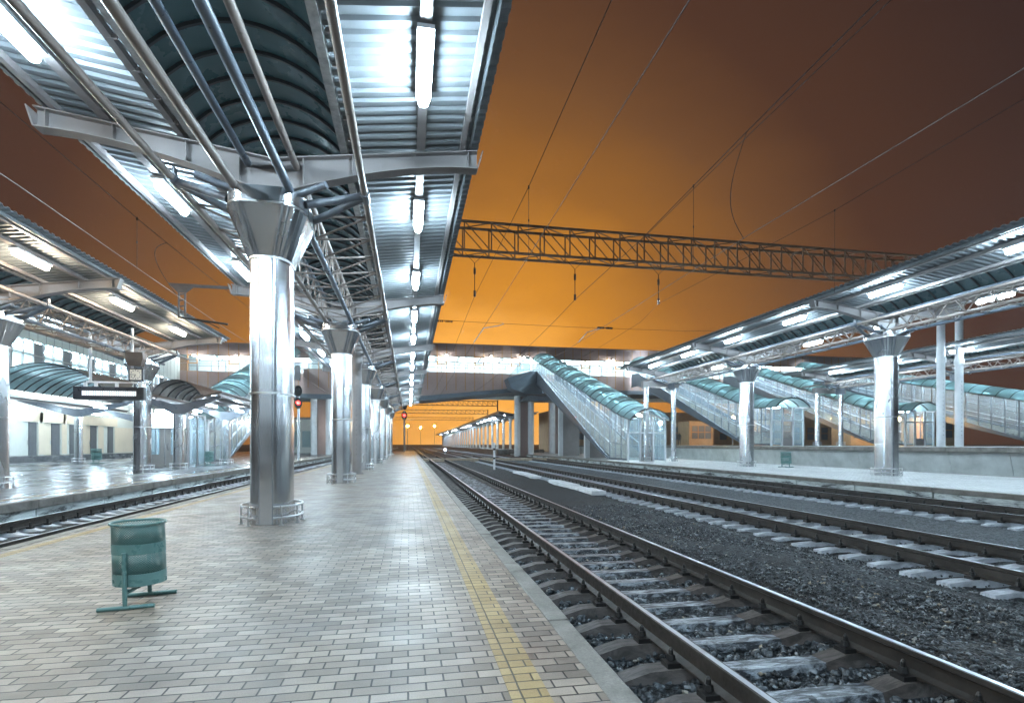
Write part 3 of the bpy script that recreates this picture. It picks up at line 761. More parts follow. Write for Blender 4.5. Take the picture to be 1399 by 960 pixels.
# bridge piers
def pier(x, y, z0, z1, box, label):
    t = thing('bridge_pier', (x, y, z0), label, 'pier', 'piers under the footbridge')
    if box:
        k = MB(); k.box(x-.9, x+.9, y+.9, y+2.4, z0, z1); k.build('core', 'clad', t)
    for dx in ((-1.2, .0) if not box else (-.95, .95)):
        k = MB(); k.tube((x+dx, y, z0), (x+dx, y, z1), .42 if box else .3, 20); k.build('pipe_column', 'white_pipe', t, True)
    return t
pier(15.4, 72, -.3, 7.9, True, 'pair of thick white pipe columns with a brown core under the stair landing')
pier(21.4, 76, -.3, 8.5, True, 'thick white pipe columns under the footbridge, behind the glass stair')
pier(31, 76, -.3, 8.5, True, 'thick white pipe columns under the footbridge at the high platform')
pier(-11.4, 75, -.3, 7.3, True, 'thick white pipe columns under the footbridge at the left of the main canopy')
for x0_, y0_, h_, lb in ((17.6, 61.5, 6.3, 'flat stair support under the upper half of the nearest glass stair'), (17.8, 52.5, 3.0, 'shorter flat stair support under the lower half of the nearest glass stair')):
    t = thing('stair_support', (x0_, y0_, 0), lb, 'support', 'stair supports')
    k = MB(); k.box(x0_-.3, x0_+.2, y0_-.2, y0_+.2, 0, h_); k.build('post', 'white_pipe', t)
    k = MB(); k.box(x0_+.2, x0_+2.2, y0_-.16, y0_+.2, 0, h_); k.build('web', 'paint', t)
# landing box where the stair meets the bridge
t = thing('stair_landing', (15, 72, 8), 'blue grey landing box hung on the footbridge above the pipe columns', 'landing')
k = MB(); k.prism_y([(12.9, 10.2), (13.4, 8.8), (15.5, 8.1), (17.6, 8.1), (17.6, 11.2), (16.0, 11.2)], 70.8, 73.6); k.build('box', 'clad_blue', t)
k = MB(); k.prism_y([(13.0, 10.35), (16.0, 11.3), (16.0, 13.2), (15.4, 13.2)], 71.0, 71.06); k.build('side_glazing', 'stair_glass', t)
k = MB(); k.prism_y([(14.6, 7.1), (20.4, 7.1), (19.4, 7.75), (15.4, 7.75)], 69.5, 72.6); k.build('soffit', 'paint_dark', t)

# ================================================================ glazed stairs from the bridge
def stair(x0, x1, eave, low, label, zg, lamps=True):
    """eave: (y,z) path of the roof edge from the top down; low: (y,z) underside line top to bottom"""
    t = thing('glass_stair', ((x0+x1)/2, low[-1][0], zg), label, 'stairway', 'glazed stairs')
    ez = lambda y: float(np.interp(y, [e_[0] for e_ in eave][::-1], [e_[1] for e_ in eave][::-1]))
    lz = lambda y: max(zg+.05, float(np.interp(y, [e_[0] for e_ in low][::-1], [e_[1] for e_ in low][::-1])))
    yt, yb = eave[0][0], eave[-1][0]
    band = 1.75
    ys = list(np.arange(yb+.9, yt+.01, 1.28)); ys[-1] = yt
    mid = lambda y: min(ez(y)-.5, lz(y)+.12+band*max(0, (y-low[-1][0])/(yt-low[-1][0])))
    for x, nm in ((x0, 'side_glazing'), (x1, 'side_glazing')):
        k = MB()
        for a, b_ in zip(ys[:-1], ys[1:]):
            k.add([(x, a, mid(a)), (x, b_, mid(b_)), (x, b_, ez(b_)), (x, a, ez(a))], [(0, 1, 2, 3)])
        g = k.build(nm, 'stair_glass', t)
        k = MB()
        for y in ys: k.bar((x, y, lz(y)), (x, y, ez(y)), .085, .085)
        for u in (.33, .66):
            for a, b_ in zip(ys[:-1], ys[1:]): k.bar((x, a, mid(a)+(ez(a)-mid(a))*u), (x, b_, mid(b_)+(ez(b_)-mid(b_))*u), .04, .04)
        k.build('mullion_grid', 'paint_dark', g)
        k = MB()
        for a, b_ in zip(ys[:-1], ys[1:]):
            k.loft([[(x-.06, a, lz(a)), (x+.06, a, lz(a)), (x+.06, a, mid(a)), (x-.06, a, mid(a))], [(x-.06, b_, lz(b_)), (x+.06, b_, lz(b_)), (x+.06, b_, mid(b_)), (x-.06, b_, mid(b_))]])
            k.bar((x-.09, a, lz(a)), (x-.09, b_, lz(b_)), .12, .07)
        k.build('stringer', 'clad_blue', t)
        k = MB()
        for a, b_ in zip(eave[:-1], eave[1:]): k.bar((x, a[0], a[1]), (x, b_[0], b_[1]), .16, .12)
        k.build('eave_profile', 'rib', t)
    # flight
    k = MB(); n = 60; ya, yz = low[0][0], low[-1][0]
    for i in range(n):
        a = yz+(ya-yz)*i/n; b_ = yz+(ya-yz)*(i+1)/n; z = lz(b_)+.25
        k.box(x0+.1, x1-.1, a, b_+.02, z-.3, z)
    k.build('flight', 'concrete', t)
    # roof
    hw, xc = (x1-x0)/2+.12, (x0+x1)/2; rise = .85; Rr = (hw*hw+rise*rise)/(2*rise); A = math.asin(hw/Rr)
    def arc(y, z, rr): return [(xc+rr*math.sin(a), y, z+rise-Rr+rr*math.cos(a)) for a in np.linspace(-A, A, 14)]
    k = MB(); rings = [arc(y, z, Rr)+arc(y, z, Rr+.03)[::-1] for y, z in eave]
    k.loft(rings); r = k.build('roof', 'teal_glass', t, True)
    k = MB(); y = yb
    while y <= yt:
        a1, a2 = arc(y, ez(y), Rr-.05), arc(y, ez(y), Rr+.05); b1, b2 = arc(y+.07, ez(y+.07), Rr-.05), arc(y+.07, ez(y+.07), Rr+.05)
        k.loft([a1+a2[::-1], b1+b2[::-1]]); y += 1.35
    k.build('roof_rib_frame', 'rib', r)
    # bottom vestibule front
    k = MB(); yf = yb+.9
    for x in (x0, xc-.55, xc+.55, x1): k.box(x-.07, x+.07, yf-.16, yf-.03, zg, ez(yf))
    k.box(x0+.07, xc-.62, yf-.14, yf-.05, zg+2.2, zg+2.32); k.box(xc+.62, x1-.07, yf-.14, yf-.05, zg+2.2, zg+2.32); k.box(xc-.48, xc+.48, yf-.14, yf-.05, zg+2.2, zg+2.32)
    k.build('front_frame', 'white_pipe', t)
    k = MB()
    for a, b_ in ((x0+.07, xc-.62), (xc+.62, x1-.07)): k.box(a, b_, yf-.10, yf-.085, zg+.1, ez(yf)-.05)
    k.build('front_glazing', 'stair_glass', t)
    d = MB(); d.box(xc-.47, xc+.47, yf-.12, yf-.07, zg+.02, zg+.7); d.box(xc-.47, xc-.38, yf-.12, yf-.07, zg+.7, zg+2.19); d.box(xc+.38, xc+.47, yf-.12, yf-.07, zg+.7, zg+2.19); dd = d.build('door', 'paint', t)
    d = MB(); d.bar((xc+.33, yf-.16, zg+.9), (xc+.33, yf-.16, zg+1.3), .03, .03); d.build('handle', 'tube_steel', dd)
    k = MB()
    for y in np.arange(yb+2, yt-1, 4.0):
        k.loft([[(xc+a, yy, ez(yy)+b_) for a, b_ in ((-.12, -.02), (.12, -.02), (.12, .08), (-.12, .08))] for yy in (y, y+1.6)])
    k.build('wall_lamp', 'stairtube', t)
    k = MB()
    for x in (x0+.25, x1-.25):
        k.bar((x, low[0][0], lz(low[0][0])+1.3), (x, low[-1][0], lz(low[-1][0])+1.3), .05, .05)
    k.build('handrail', 'white_pipe', t)
    return t
TOP = (73.4, 13.2)
stair(16.95, 20.1, [TOP, (41.4, 3.65), (39.3, 3.25)], [(71, 9.55), (44.4, .1)], 'nearest glass stair with a curved teal roof, on the island platform', 0)
stair(31.6, 34.8, [TOP, (45.5, 4.75), (42.0, 4.6)], [(71, 9.55), (46.5, 1.3)], 'second glass stair with a curved teal roof, on the high platform', 1.2)
stair(46.2, 49.4, [TOP, (46.5, 4.6), (42.5, 4.45)], [(71, 9.55), (46.5, 1.3)], 'third glass stair with a curved teal roof, farther right beyond the high platform', 1.2)
stair(58.5, 61.7, [TOP, (41.5, 5.4), (36.5, 4.6)], [(71, 9.55), (40.5, 1.3)], 'rightmost glass stair with a curved teal roof, cut by the picture edge', 1.2)
stair(-17.0, -13.8, [TOP, (42.6, 3.3), (40.2, 3.0)], [(71, 9.55), (45.4, .1)], 'glass stair with a teal roof on the station platform at the left', 0)

# ================================================================ station hall at the left
XW = -30
t = thing('station_hall', (XW, 55, .45), 'pale panelled station hall with a tall window band and grey doors, at the far left', 'station building')
doors = [(49.1, 51.0), (51.7, 54.0), (54.8, 56.1), (57.6, 59.7), (60.7, 62.7)]
k = MB(); yy = 30.0
for a, b_ in doors:
    k.box(XW-.3, XW, yy, a, .45, 3.15); yy = b_
k.box(XW-.3, XW, yy, 79, .45, 3.15); k.box(XW-.3, XW, 30, 79, 3.15, 6.25); k.box(XW-.3, XW, 30, 79, 9.75, 13.5)
k.build('wall', 'pale_panel', t)
k = MB()
for a, b_ in doors: k.box(XW+.002, XW+.03, a-.55, b_+.55, 3.18, 4.0)
for (a, b_) in ((51.0, 51.7), (54.0, 54.8), (56.1, 57.6), (59.7, 60.7), (62.7, 66.5)): k.box(XW+.002, XW+.03, a+.05, b_-.05, .5, 3.1)
k.build('cream_panel', 'cream_panel', t)
k = MB()
y = 31.0
while y < 79: k.box(XW+.002, XW+.014, y-.012, y+.012, 4.05, 6.2); k.box(XW+.002, XW+.014, y-.012, y+.012, 9.8, 13.4); y += 1.05
k.box(XW+.002, XW+.014, 30, 79, 4.6, 4.62); k.build('panel_joint', 'door_grey', t)
for i, (a, b_) in enumerate(doors):
    m_ = a+(b_-a)*.55
    k = MB(); k.box(XW-.28, XW-.20, a, m_, .45, 3.14); d = k.build('door', 'pale_panel' if i % 2 == 0 else 'cream_panel', t)
    k = MB(); k.box(XW-.20, XW-.15, m_-.15, m_-.08, 1.3, 1.7); k.build('handle', 'tube_steel', d)
    k = MB(); k.box(XW-.28, XW-.12, m_, b_, .45, 3.14); k.build('door', 'door_grey', t)
k = MB(); k.box(XW-.12, XW-.10, 30, 79, 6.25, 9.75); g = k.build('window_band', 'glass', t)
k = MB(); y = 30.5; i = 0
while y < 79:
    k.box(XW-.15, XW+.02, y-.05, y+.05, 6.25, 9.75); y += 1.25; i += 1
for z in (7.3, 8.6): k.box(XW-.15, XW+.01, 30, 79, z-.04, z+.04)
k.build('window_frame', 'paint', g)
y = 31.8
while y < 78:
    MB().box(XW-.095, XW-.05, y, y+1.1, 6.35, 9.65).build('dark_pane', 'door_grey', t); y += 3.75
k = MB(); k.box(XW-8, XW-7.8, 30, 79, 6, 13); k.box(XW-8, XW-.4, 30, 79, 5.9, 6.1); k.box(XW-8, XW-.4, 30, 79, 10.2, 10.3); k.build('inner_wall', 'pale_panel', t)
k = MB()
for y in np.arange(31, 79, 3.0): k.box(XW-4.6, XW-4.2, y, y+1.8, 10.05, 10.15); k.box(XW-1.6, XW-1.3, y, y+1.8, 10.05, 10.15)
k.build('ceiling_light', 'stairtube', t)
struct(MB().box(-30, -27.6, 30, 79, .001, .45), 'raised_pavement', 'asphalt')
# low canopies on the station platform
def low_canopy(xc, ya, yb, cols, zc, ztip, half, label, vhw, vrise, vz, m, dark=True):
    t = thing('low_canopy', (xc, ya, 0), label, 'low canopy', 'low canopies on the station platform')
    for y in cols:
        k = MB(); k.loft([rrect(.22, .22, .12, .08, z, xc, y) for z in (0, zc)]); k.build('post', 'polished', t, True)
        k = MB()
        for z in (.14, .32): k.path([(xc+.42*math.cos(a), y+.42*math.sin(a), z) for a in np.linspace(0, 2*math.pi, 18, endpoint=False)], .02, 6, closed=True)
        for a in range(6): k.tube((xc+.42*math.cos(a*1.047), y+.42*math.sin(a*1.047), 0), (xc+.42*math.cos(a*1.047), y+.42*math.sin(a*1.047), .32), .015, 6)
        k.build('bumper_rail', 'tube_steel', t, True)
        k = MB(); prof = [(-half, ztip-.15), (-.25, zc), (.25, zc), (half, ztip-.15), (half, ztip), (.25, zc+.55), (-.25, zc+.55), (-half, ztip)]
        k.loft([[(xc+d, y-.09, z) for d, z in prof], [(xc+d, y+.09, z) for d, z in prof]]); k.build('cross_beam', 'paint_dark', t)
    for s in (-1, 1):
        k = MB(); d0 = vhw*.72
        zz = lambda d: zc+.56+(ztip-zc-.55)*(d-.25)/(half-.25)
        k.prism_y([(xc+s*d0, zz(d0)+.06), (xc+s*(half+.15), zz(half+.15)+.06), (xc+s*(half+.15), zz(half+.15)+.14), (xc+s*d0, zz(d0)+.14)], ya, yb); k.build('roof_sheet', 'brown_metal', t)
        for d in (d0+.1, (d0+half)/2, half):
            k = MB(); k.bar((xc+s*d, ya, zz(d)+.0), (xc+s*d, yb, zz(d)+.0), .07, .11); k.build('purlin', 'paint', t)
    vault(xc, vhw, vz, vrise, ya, yb, t, m, 1.0, (.07, .06))
    k = MB()
    for y in np.arange(ya+1.5, yb, 5): k.tube((xc-half*.6, y-.7, zc+.55), (xc-half*.6, y+.7, zc+.55), .05, 8); k.tube((xc+half*.6, y-.7, zc+.55), (xc+half*.6, y+.7, zc+.55), .05, 8)
    k.build('tube_lamp', 'cool', t)  # lamps added under the low canopies to brighten the hall and platform
    return t
low_canopy(-23.6, 40.5, 57, [44.45, 53], 3.35, 4.75, 4.4, 'low canopy with a wide teal barrel roof, in front of the station hall', 3.5, 1.55, 5.15, 'poly_pale')
low_canopy(-12.1, 31.3, 40.3, [31.7, 39.4], 2.95, 4.0, 2.1, 'low brown-roofed canopy next to the glass entrance on the station platform', 1.2, .75, 4.0, 'brown_metal')
# entrance booth with sign
t = thing('entrance_booth', (-14.2, 35, 0), 'bright entrance booth with taupe double doors and a white sign above', 'entrance')
k = MB(); k.box(-15.3, -12.9, 35, 35.15, 2.25, 3.1); k.box(-15.3, -12.9, 35, 38, 3.1, 3.2)
for yy in (35.2, 36.6, 37.9): k.box(-13.0, -12.9, yy, yy+.1, 0, 3.1); k.box(-15.3, -15.2, yy, yy+.1, 0, 3.1)
k.build('frame', 'paint', t)
for xx in (-12.96, -15.26): MB().box(xx, xx+.015, 35.3, 37.9, .1, 3.0).build('side_glazing', 'stair_glass', t)
k = MB(); k.box(-14.6, -13.6, 36.4, 36.6, 3.0, 3.08); k.build('ceiling_light', 'stairtube', t)
for a in (-15.2, -14.05):
    k = MB(); k.box(a, a+.25, 35.03, 35.1, 0, 2.25); k.box(a+.8, a+1.05, 35.03, 35.1, 0, 2.25); k.box(a+.25, a+.8, 35.03, 35.1, 0, .75); d = k.build('door', 'door_brown', t)
    k = MB(); k.box(a+.25, a+.8, 35.06, 35.07, .75, 2.25); k.build('pane', 'glass', d)
    k = MB(); k.path([(a+.12, 35.02-.08*math.sin(u), 1.0+.4*u/math.pi) for u in np.linspace(0, math.pi, 8)], .02, 6); k.build('handle', 'black', d)
k = MB(); k.box(-15.25, -12.95, 34.90, 34.99, 2.3, 3.05); s_ = k.build('sign', 'white_board', t)
m, nt, N, L, b = mat('faded_red_print'); b.inputs['Base Color'].default_value = (.55, .12, .12, 1); M['red'] = m
k = MB(); x = -14.75
for row, (xa, xb, z, h) in enumerate(((-14.8, -13.4, 2.47, .09), (-14.45, -13.6, 2.36, .06))):
    x = xa
    while x < xb:
        w = random.uniform(.03, .055)
        if random.random() > .12: k.box(x, x+.014, 34.895, 34.899, z, z+h); k.box(x+.014, x+w, 34.895, 34.899, z+h*random.choice((0, .4, .8)), z+h*random.choice((.2, .55, 1.0))+.012)
        x += w+.022
k.build('print', 'red', s_)
k = MB()
for x in (-15.1, -13.15): k.box(x, x+.12, 34.895, 34.899, 2.42, 2.6)
k.build('symbol', 'signal_black', s_)
k = MB(); k.tube((-14.4, 34.6, 3.25), (-13.6, 34.6, 3.25), .09, 10); k.build('lamp', 'cool', t)
# back wall inside the booth
# departure display with clock hung from the station canopy
yd = 26.0
t = thing('departure_display', (-12.5, yd, 3.2), 'long dark departure display with a white lit strip, hung on two poles', 'display')
k = MB(); k.box(-13.95, -11.25, yd-.12, yd+.12, 3.25, 3.80); k.build('case', 'black', t, bevel=.02)
k = MB(); k.box(-13.62, -11.55, yd-.128, yd-.122, 3.42, 3.62); k.build('screen', 'led', t)
k = MB(); k.tube((-13.5, yd, 4.0), (-11.1, yd, 4.0), .04, 8)
for x in (-13.35, -11.75): k.tube((x, yd, 4.0), (x, yd, 6.35), .055, 10)
for x in (-13.6, -13.2, -12.4, -11.5): k.box(x, x+.12, yd-.04, yd+.04, 3.80, 3.98)
k.build('hanger', 'white_pipe', t, True)
t = thing('platform_clock', (-11.55, yd, 4.05), 'square white clock with dark frame showing quarter to seven, above the display', 'clock')
k = MB(); k.box(-11.85, -11.30, yd-.10, yd+.10, 4.07, 4.62); k.build('case', 'black', t, bevel=.015)
k = MB(); k.box(-11.80, -11.35, yd-.108, yd-.102, 4.12, 4.57); k.build('face', 'clock', t)
k = MB(); cx, cz = -11.575, 4.345
for i in range(12):
    a = i*math.pi/6; r0, r1 = (.165, .205)
    k.bar((cx+r0*math.sin(a), yd-.112, cz+r0*math.cos(a)), (cx+r1*math.sin(a), yd-.112, cz+r1*math.cos(a)), .004, .03)
k.build('mark', 'black', t)
k = MB(); k.bar((cx, yd-.114, cz), (cx-.19, yd-.114, cz), .004, .018); a = R(202); k.bar((cx, yd-.116, cz), (cx+.12*math.sin(a), yd-.116, cz+.12*math.cos(a)), .004, .026); k.build('hand', 'black', t)
t = thing('loudspeaker', (-11.6, yd, 4.7), 'brown horn-shaped loudspeaker box above the clock', 'loudspeaker')
k = MB(); k.loft([[(-11.6+a*w, yd+b_*w*.6, z) for a, b_ in ((-1, -1), (1, -1), (1, 1), (-1, 1))] for z, w in ((4.72, .24), (5.02, .34), (5.3, .34))]); k.build('cabinet', 'brown_metal', t)

# ================================================================ bins
def bin_proto(x, y, label):
    t = thing('litter_bin', (x, y, 0), label, 'litter bin', 'green litter bins')
    z0, z1, r = .175, .685, .193; n = 40
    lean = lambda z: (z-.43)*-.03
    def ring(rr, z): return [(x+rr*math.cos(a)+lean(z), y+rr*math.sin(a), z) for a in np.linspace(0, 2*math.pi, n, endpoint=False)]
    # perforated shell with uv
    me = bpy.data.meshes.new('basket'); V = []; F = []
    zs = [z0+.10, z0+.26, z0+.345, z1-.012]
    segs = [(z0+.098, z0+.262), (z0+.343, z1-.01)]
    uvs = []
    for a_, b_ in segs:
        o = len(V)
        V += [(p[0]-x, p[1]-y, p[2]) for p in ring(r, a_)] + [(p[0]-x, p[1]-y, p[2]) for p in ring(r, b_)]
        for i in range(n):
            j = (i+1) % n; F.append((o+i, o+j, o+n+j, o+n+i)); u0, u1 = i/n*2*math.pi*r, (i+1)/n*2*math.pi*r
            uvs += [(u0, a_), (u1, a_), (u1, b_), (u0, b_)]
    me.from_pydata(V, [], F); ul = me.uv_layers.new(name='UVMap')
    for i, q in enumerate(uvs): ul.data[i].uv = q
    me.polygons.foreach_set('use_smooth', [True]*len(me.polygons)); me.materials.append(M['perf']); me.update()
    o = bpy.data.objects.new('basket', me); col.objects.link(o); o.parent = t; LOC[o.name] = (x, y, 0)
    sm = o.modifiers.new('thick', 'SOLIDIFY'); sm.thickness = .002
    k = MB(); k.loft([ring(r+.001, z0), ring(r+.002, z0+.10), ring(r-.004, z0+.10), ring(r-.004, z0+.01)], True, True); k.loft([ring(r+.002, z0+.26), ring(r+.002, z0+.345), ring(r-.002, z0+.345), ring(r-.002, z0+.26)], True, False, closed=True); k.build('solid_band', 'bin', t, True)
    k = MB(); k.path(ring(r+.006, z1-.004), .011, 8, closed=True); k.build('rim', 'bin', t, True)
    k = MB(); k.tube((x+.0, y, z0+.012), (x, y, z0+.02), r-.006, 24); k.build('base_plate', 'bin', t)
    for s in (-1, 1):
        k = MB(); yy = y+s*.215
        k.tube((x-.01, yy, .03), (x-.02, yy, .46 if s < 0 else .42), .0165, 12); k.build('post', 'bin', t, True)
        k = MB(); k.tube((x-.195, yy-.035, .0175), (x+.195, yy+.035, .0175), .0175, 12); k.build('foot', 'bin', t, True)
    k = MB(); k.tube((x-.01, y-.215, .12), (x-.01, y+.215, .15), .012, 8); k.tube((x, y-.19, .15), (x, y+.19, .12), .012, 8); k.build('brace', 'bin', t, True)
    return t
b0 = bin_proto(-2.26, 5.12, 'green perforated litter bin on the paving in the foreground')
copy_tree(b0, (-21.4, 42.4, 0), 'green litter bin beside the post of the teal barrel canopy').scale = (1.6, 1.6, 1.5)
copy_tree(b0, (-12.75, 38.1, 0), 'green litter bin beside the post near the left glass stair').scale = (1.4, 1.4, 1.3)
copy_tree(b0, (21.7, 28.1, 0), 'green litter bin on the island platform between two steel columns').scale = (1.5, 1.5, 1.3)

# ================================================================ signals and masts
def signal(x, y, z0, z1, hz, label, sc_=1.0):
    t = thing('railway_signal', (x, y, z0), label, 'signal', 'red railway signals')
    k = MB(); k.tube((x, y, z0), (x, y, z1), .10*sc_, 10); k.build('mast', 'white_pipe', t, True)
    for i, z in enumerate(hz):
        k = MB(); w = .34*sc_; h = .46*sc_
        k.loft([[(x+w*math.cos(a)*(1 if abs(math.cos(a)) < .7 else .9), yy, z+h*math.sin(a)) for a in np.linspace(0, 2*math.pi, 18, endpoint=False)] for yy in (y-.16, y-.06)])
        k.box(x-.1, x+.1, y-.06, y+.06, z-.2, z+.2)
        for a in (-1,): k.loft([[(x+.17*sc_*math.cos(u), y-.16, z+.05+.17*sc_*math.sin(u)) for u in np.linspace(.2, math.pi-.2, 9)]+[(x+.15*sc_*math.cos(u), y-.16, z+.05+.15*sc_*math.sin(u)) for u in np.linspace(math.pi-.2, .2, 9)], [(x+.17*sc_*math.cos(u), y-.42, z+.02+.17*sc_*math.sin(u)) for u in np.linspace(.2, math.pi-.2, 9)]+[(x+.15*sc_*math.cos(u), y-.42, z+.02+.15*sc_*math.sin(u)) for u in np.linspace(math.pi-.2, .2, 9)]])
        hd = k.build('signal_head', 'signal_black', t)
        k = MB(); k.tube((x, y-.175, z+.03), (x, y-.162, z+.03), .15*sc_, 16); k.build('lens', 'red_on' if i == 0 else 'black', hd)
    return t
signal(-9.0, 47.3, -.4, 5.6, (4.75, 5.75), 'railway signal showing red beside the wet station platform')
signal(-.95, 112, -.4, 8.2, (7.2, 9.2), 'railway signal showing red at the far end of the paved platform', 1.9)
t = thing('gantry_mast', (-2.34, 25.52, 0), 'plain grey round mast between the columns, rising through the main canopy', 'mast', 'gantry masts')
k = MB(); k.tube((-2.34, 25.52, 0), (-2.34, 25.52, 12.1), .215, 24); k.build('pole', 'paint', t, True)
k = MB(); k.tube((-2.34, 25.52, 5.0), (-2.34, 25.52, 5.7), .25, 24); k.build('collar', 'paint', t, True)
k = MB(); k.tube((-2.34, 25.52, 0), (-2.34, 25.52, .05), .3, 24); k.build('base_ring', 'paint', t, True)
k = MB()
for i in range(16): k.tube((-2.34, 25.30, .9+i*.22), (-2.34, 25.295, .9+i*.22), .018, 6)
k.build('bolt_hole', 'black', t)
for j, (x, y, lb) in enumerate(((31.2, 26.9, 'left one of two white round masts on the high platform'), (33.0, 27.3, 'right one of two white round masts on the high platform'))):
    t = thing('gantry_mast', (x, y, 1.2), lb, 'mast', 'gantry masts')
    k = MB(); k.tube((x, y, 1.2), (x, y, 12.2), .22, 24, .20); k.build('pole', 'white_pipe', t, True)
    k = MB(); k.tube((x, y, 6.2), (x, y, 6.5), .26, 24); k.build('collar', 'white_pipe', t, True)
    k = MB()
    for i in range(14): k.tube((x-.08, y-.215, 1.9+i*.25), (x-.08, y-.235, 1.9+i*.25), .02, 6)
    k.build('bolt_hole', 'black', t)
def gantry(y, x0, x1, z0, z1, label, n, r=.05, masts=False):
    t = thing('catenary_gantry', ((x0+x1)/2, y, z0), label, 'gantry', 'overhead line gantries')
    dy = .42; k = MB()
    for yy in (y-dy, y+dy):
        for z in (z0, z1): k.bar((x0, yy, z), (x1, yy, z), r*2, r*2)
    k.build('chord', 'gantry', t)
    k = MB(); st = (x1-x0)/n
    for i in range(n+1):
        x = x0+i*st
        for yy in (y-dy, y+dy):
            k.bar((x, yy, z0), (x, yy, z1), r*1.1, r*1.1)
            if i < n: k.bar((x, yy, z1 if i % 2 == 0 or True else z0), (x+st, yy, z0), r*.8, r*.8)
        if i < n:
            for z in (z0, z1):
                a, b_ = (-dy, dy) if i % 2 else (dy, -dy)
                k.bar((x, y+a, z), (x+st, y+b_, z), r*.8, r*.8)
    k.build('lattice', 'gantry', t)
    if masts:
        for x in (x0, x1):
            k = MB(); k.bar((x, y, -.5), (x, y, z1+.3), .3, .3); k.build('mast', 'gantry', t)
    return t
gantry(25.7, -2.6, 33.4, 10.45, 11.80, 'nearest lattice gantry spanning the tracks high above the rails', 28)
for j, (y, x0_, x1_, z_) in enumerate(((98, -6, 30, 10.2), (135, -8, 22, 11), (180, -10, 26, 11.5), (240, -12, 28, 12))):
    gantry(y, x0_, x1_, z_, z_+1.2, '%s distant lattice gantry seen beneath the footbridge' % ORD[j], 24, .06, True)
# insulator strings under the gantry
for j, (x, zb) in enumerate(((3.08, 8.42), (8.07, 8.50), (12.51, 8.52))):
    t = thing('insulator_string', (x, 25.7, zb), 'black insulator string hung under the gantry above the %s track' % ORD[j], 'insulator', 'insulator strings under the gantry')
    k = MB(); k.path([(x-.45, 25.7, 10.45), (x, 25.7, 10.0), (x+.45, 25.7, 10.45)], .014, 6); k.tube((x, 25.7, 10.0), (x, 25.7, zb), .02, 6); k.build('hanger', 'wire', t)
    k = MB()
    for z in (10.0-.25, zb+.25):
        for q in range(5): k.tube((x, 25.7, z-.06*q), (x, 25.7, z-.06*q-.035), .07, 8, .05)
    k.build('shed_disc', 'insul', t, True)
# overhead wires
def wire(pts, r, m, label, cat='overhead wire', sub=6):
    P_ = [np.array(p, float) for p in pts]
    k = MB(); k.path(P_, r, 6); o = k.build('overhead_wire', m, None, True, loc=tuple(P_[0]))
    return tag(o, label, cat, 'overhead wires')
def curve(a, b_, sag, n=14): return [(a[0]+(b_[0]-a[0])*u, a[1]+(b_[1]-a[1])*u, a[2]+(b_[2]-a[2])*u-sag*4*u*(1-u)) for u in np.linspace(0, 1, n)]
def far(x, z): return curve((x, 25.7, z), (x, 73.5, z-.3), .5)[1:] + curve((x, 80.5, z-.3), (x, 180, z), .8)
wire([(2.94, -12, 8.4), (2.94, 0, 8.05), (2.94, 7.6, 7.91), (2.94, 13.2, 7.78), (2.98, 20, 8.05), (3.08, 25.7, 8.42)]+far(3.05, 8.42), .008, 'wire', 'thin suspension wire above the nearest track')
wire([(2.94, -12, 6.1), (2.94, 5.3, 6.08), (2.94, 18, 6.03), (2.94, 30, 6.05), (2.94, 73, 6.1), (2.94, 180, 6.1)], .007, 'wire', 'lower contact wire above the nearest track')
wire([(8.1, -6, 9.7), (8.1, 2, 9.32), (8.1, 8.1, 9.14), (8.1, 11.9, 8.97), (8.1, 18, 8.62), (8.07, 25.7, 8.50)]+far(8.1, 8.5), .011, 'wire', 'thick suspension wire above the second track')
wire([(8.22, -6, 9.55), (8.22, 2, 9.2), (8.2, 8.1, 9.03), (8.16, 11.9, 8.90), (8.12, 18, 8.60)], .008, 'wire', 'twin wire running beside the thick suspension wire of the second track')
wire([(8.1, -6, 6.4), (8.1, 5.8, 6.38), (8.1, 12, 6.42), (8.1, 26.4, 6.28), (8.1, 73, 6.2), (8.1, 180, 6.2)], .008, 'wire_bright', 'bright contact wire above the second track')
wire([(13.87, -4, 9.6), (13.87, 10, 9.27), (13.87, 15.6, 9.1), (13.3, 21, 8.85), (12.51, 25.7, 8.52)]+far(13.2, 8.6), .008, 'wire', 'suspension wire above the third track')
wire([(13.87, -4, 6.4), (13.87, 20, 6.35), (13.6, 73, 6.3), (13.6, 180, 6.3)], .007, 'wire_bright', 'contact wire above the third track')
wire([(-7.03, -6, 7.6), (-7.03, 11, 7.33), (-7.03, 16, 7.28), (-7.03, 19.85, 7.3), (-7.03, 26, 7.44), (-7.03, 40, 7.7), (-7.03, 73, 7.2)], .009, 'wire', 'suspension wire above the track at the left')
wire([(-7.03, -6, 6.15), (-7.03, 11.5, 6.08), (-7.03, 16.3, 5.97), (-7.03, 23, 5.85), (-7.03, 73, 5.9)], .008, 'wire_bright', 'contact wire above the track at the left')
wire([(-.5, 25.7, 7.25), (3, 25.7, 7.18), (8, 25.7, 7.14), (14, 25.7, 7.18), (16.5, 25.7, 7.3)], .008, 'wire', 'transverse steadying wire below the gantry')
j0 = [(8.1+.0*u, 11.9+.62*math.sin(u*math.pi)+.1*u, 8.95-2.55*u) for u in np.linspace(0, 1, 16)]
wire(j0, .009, 'wire', 'curved jumper cable linking the two wires of the second track', 'jumper cable')
wire([(-7.03, 17.6-.9*math.sin(u*math.pi)*1.2+.6*u, 7.3-1.35*u) for u in np.linspace(0, 1, 14)], .009, 'wire', 'curved jumper cable at the track on the left', 'jumper cable')
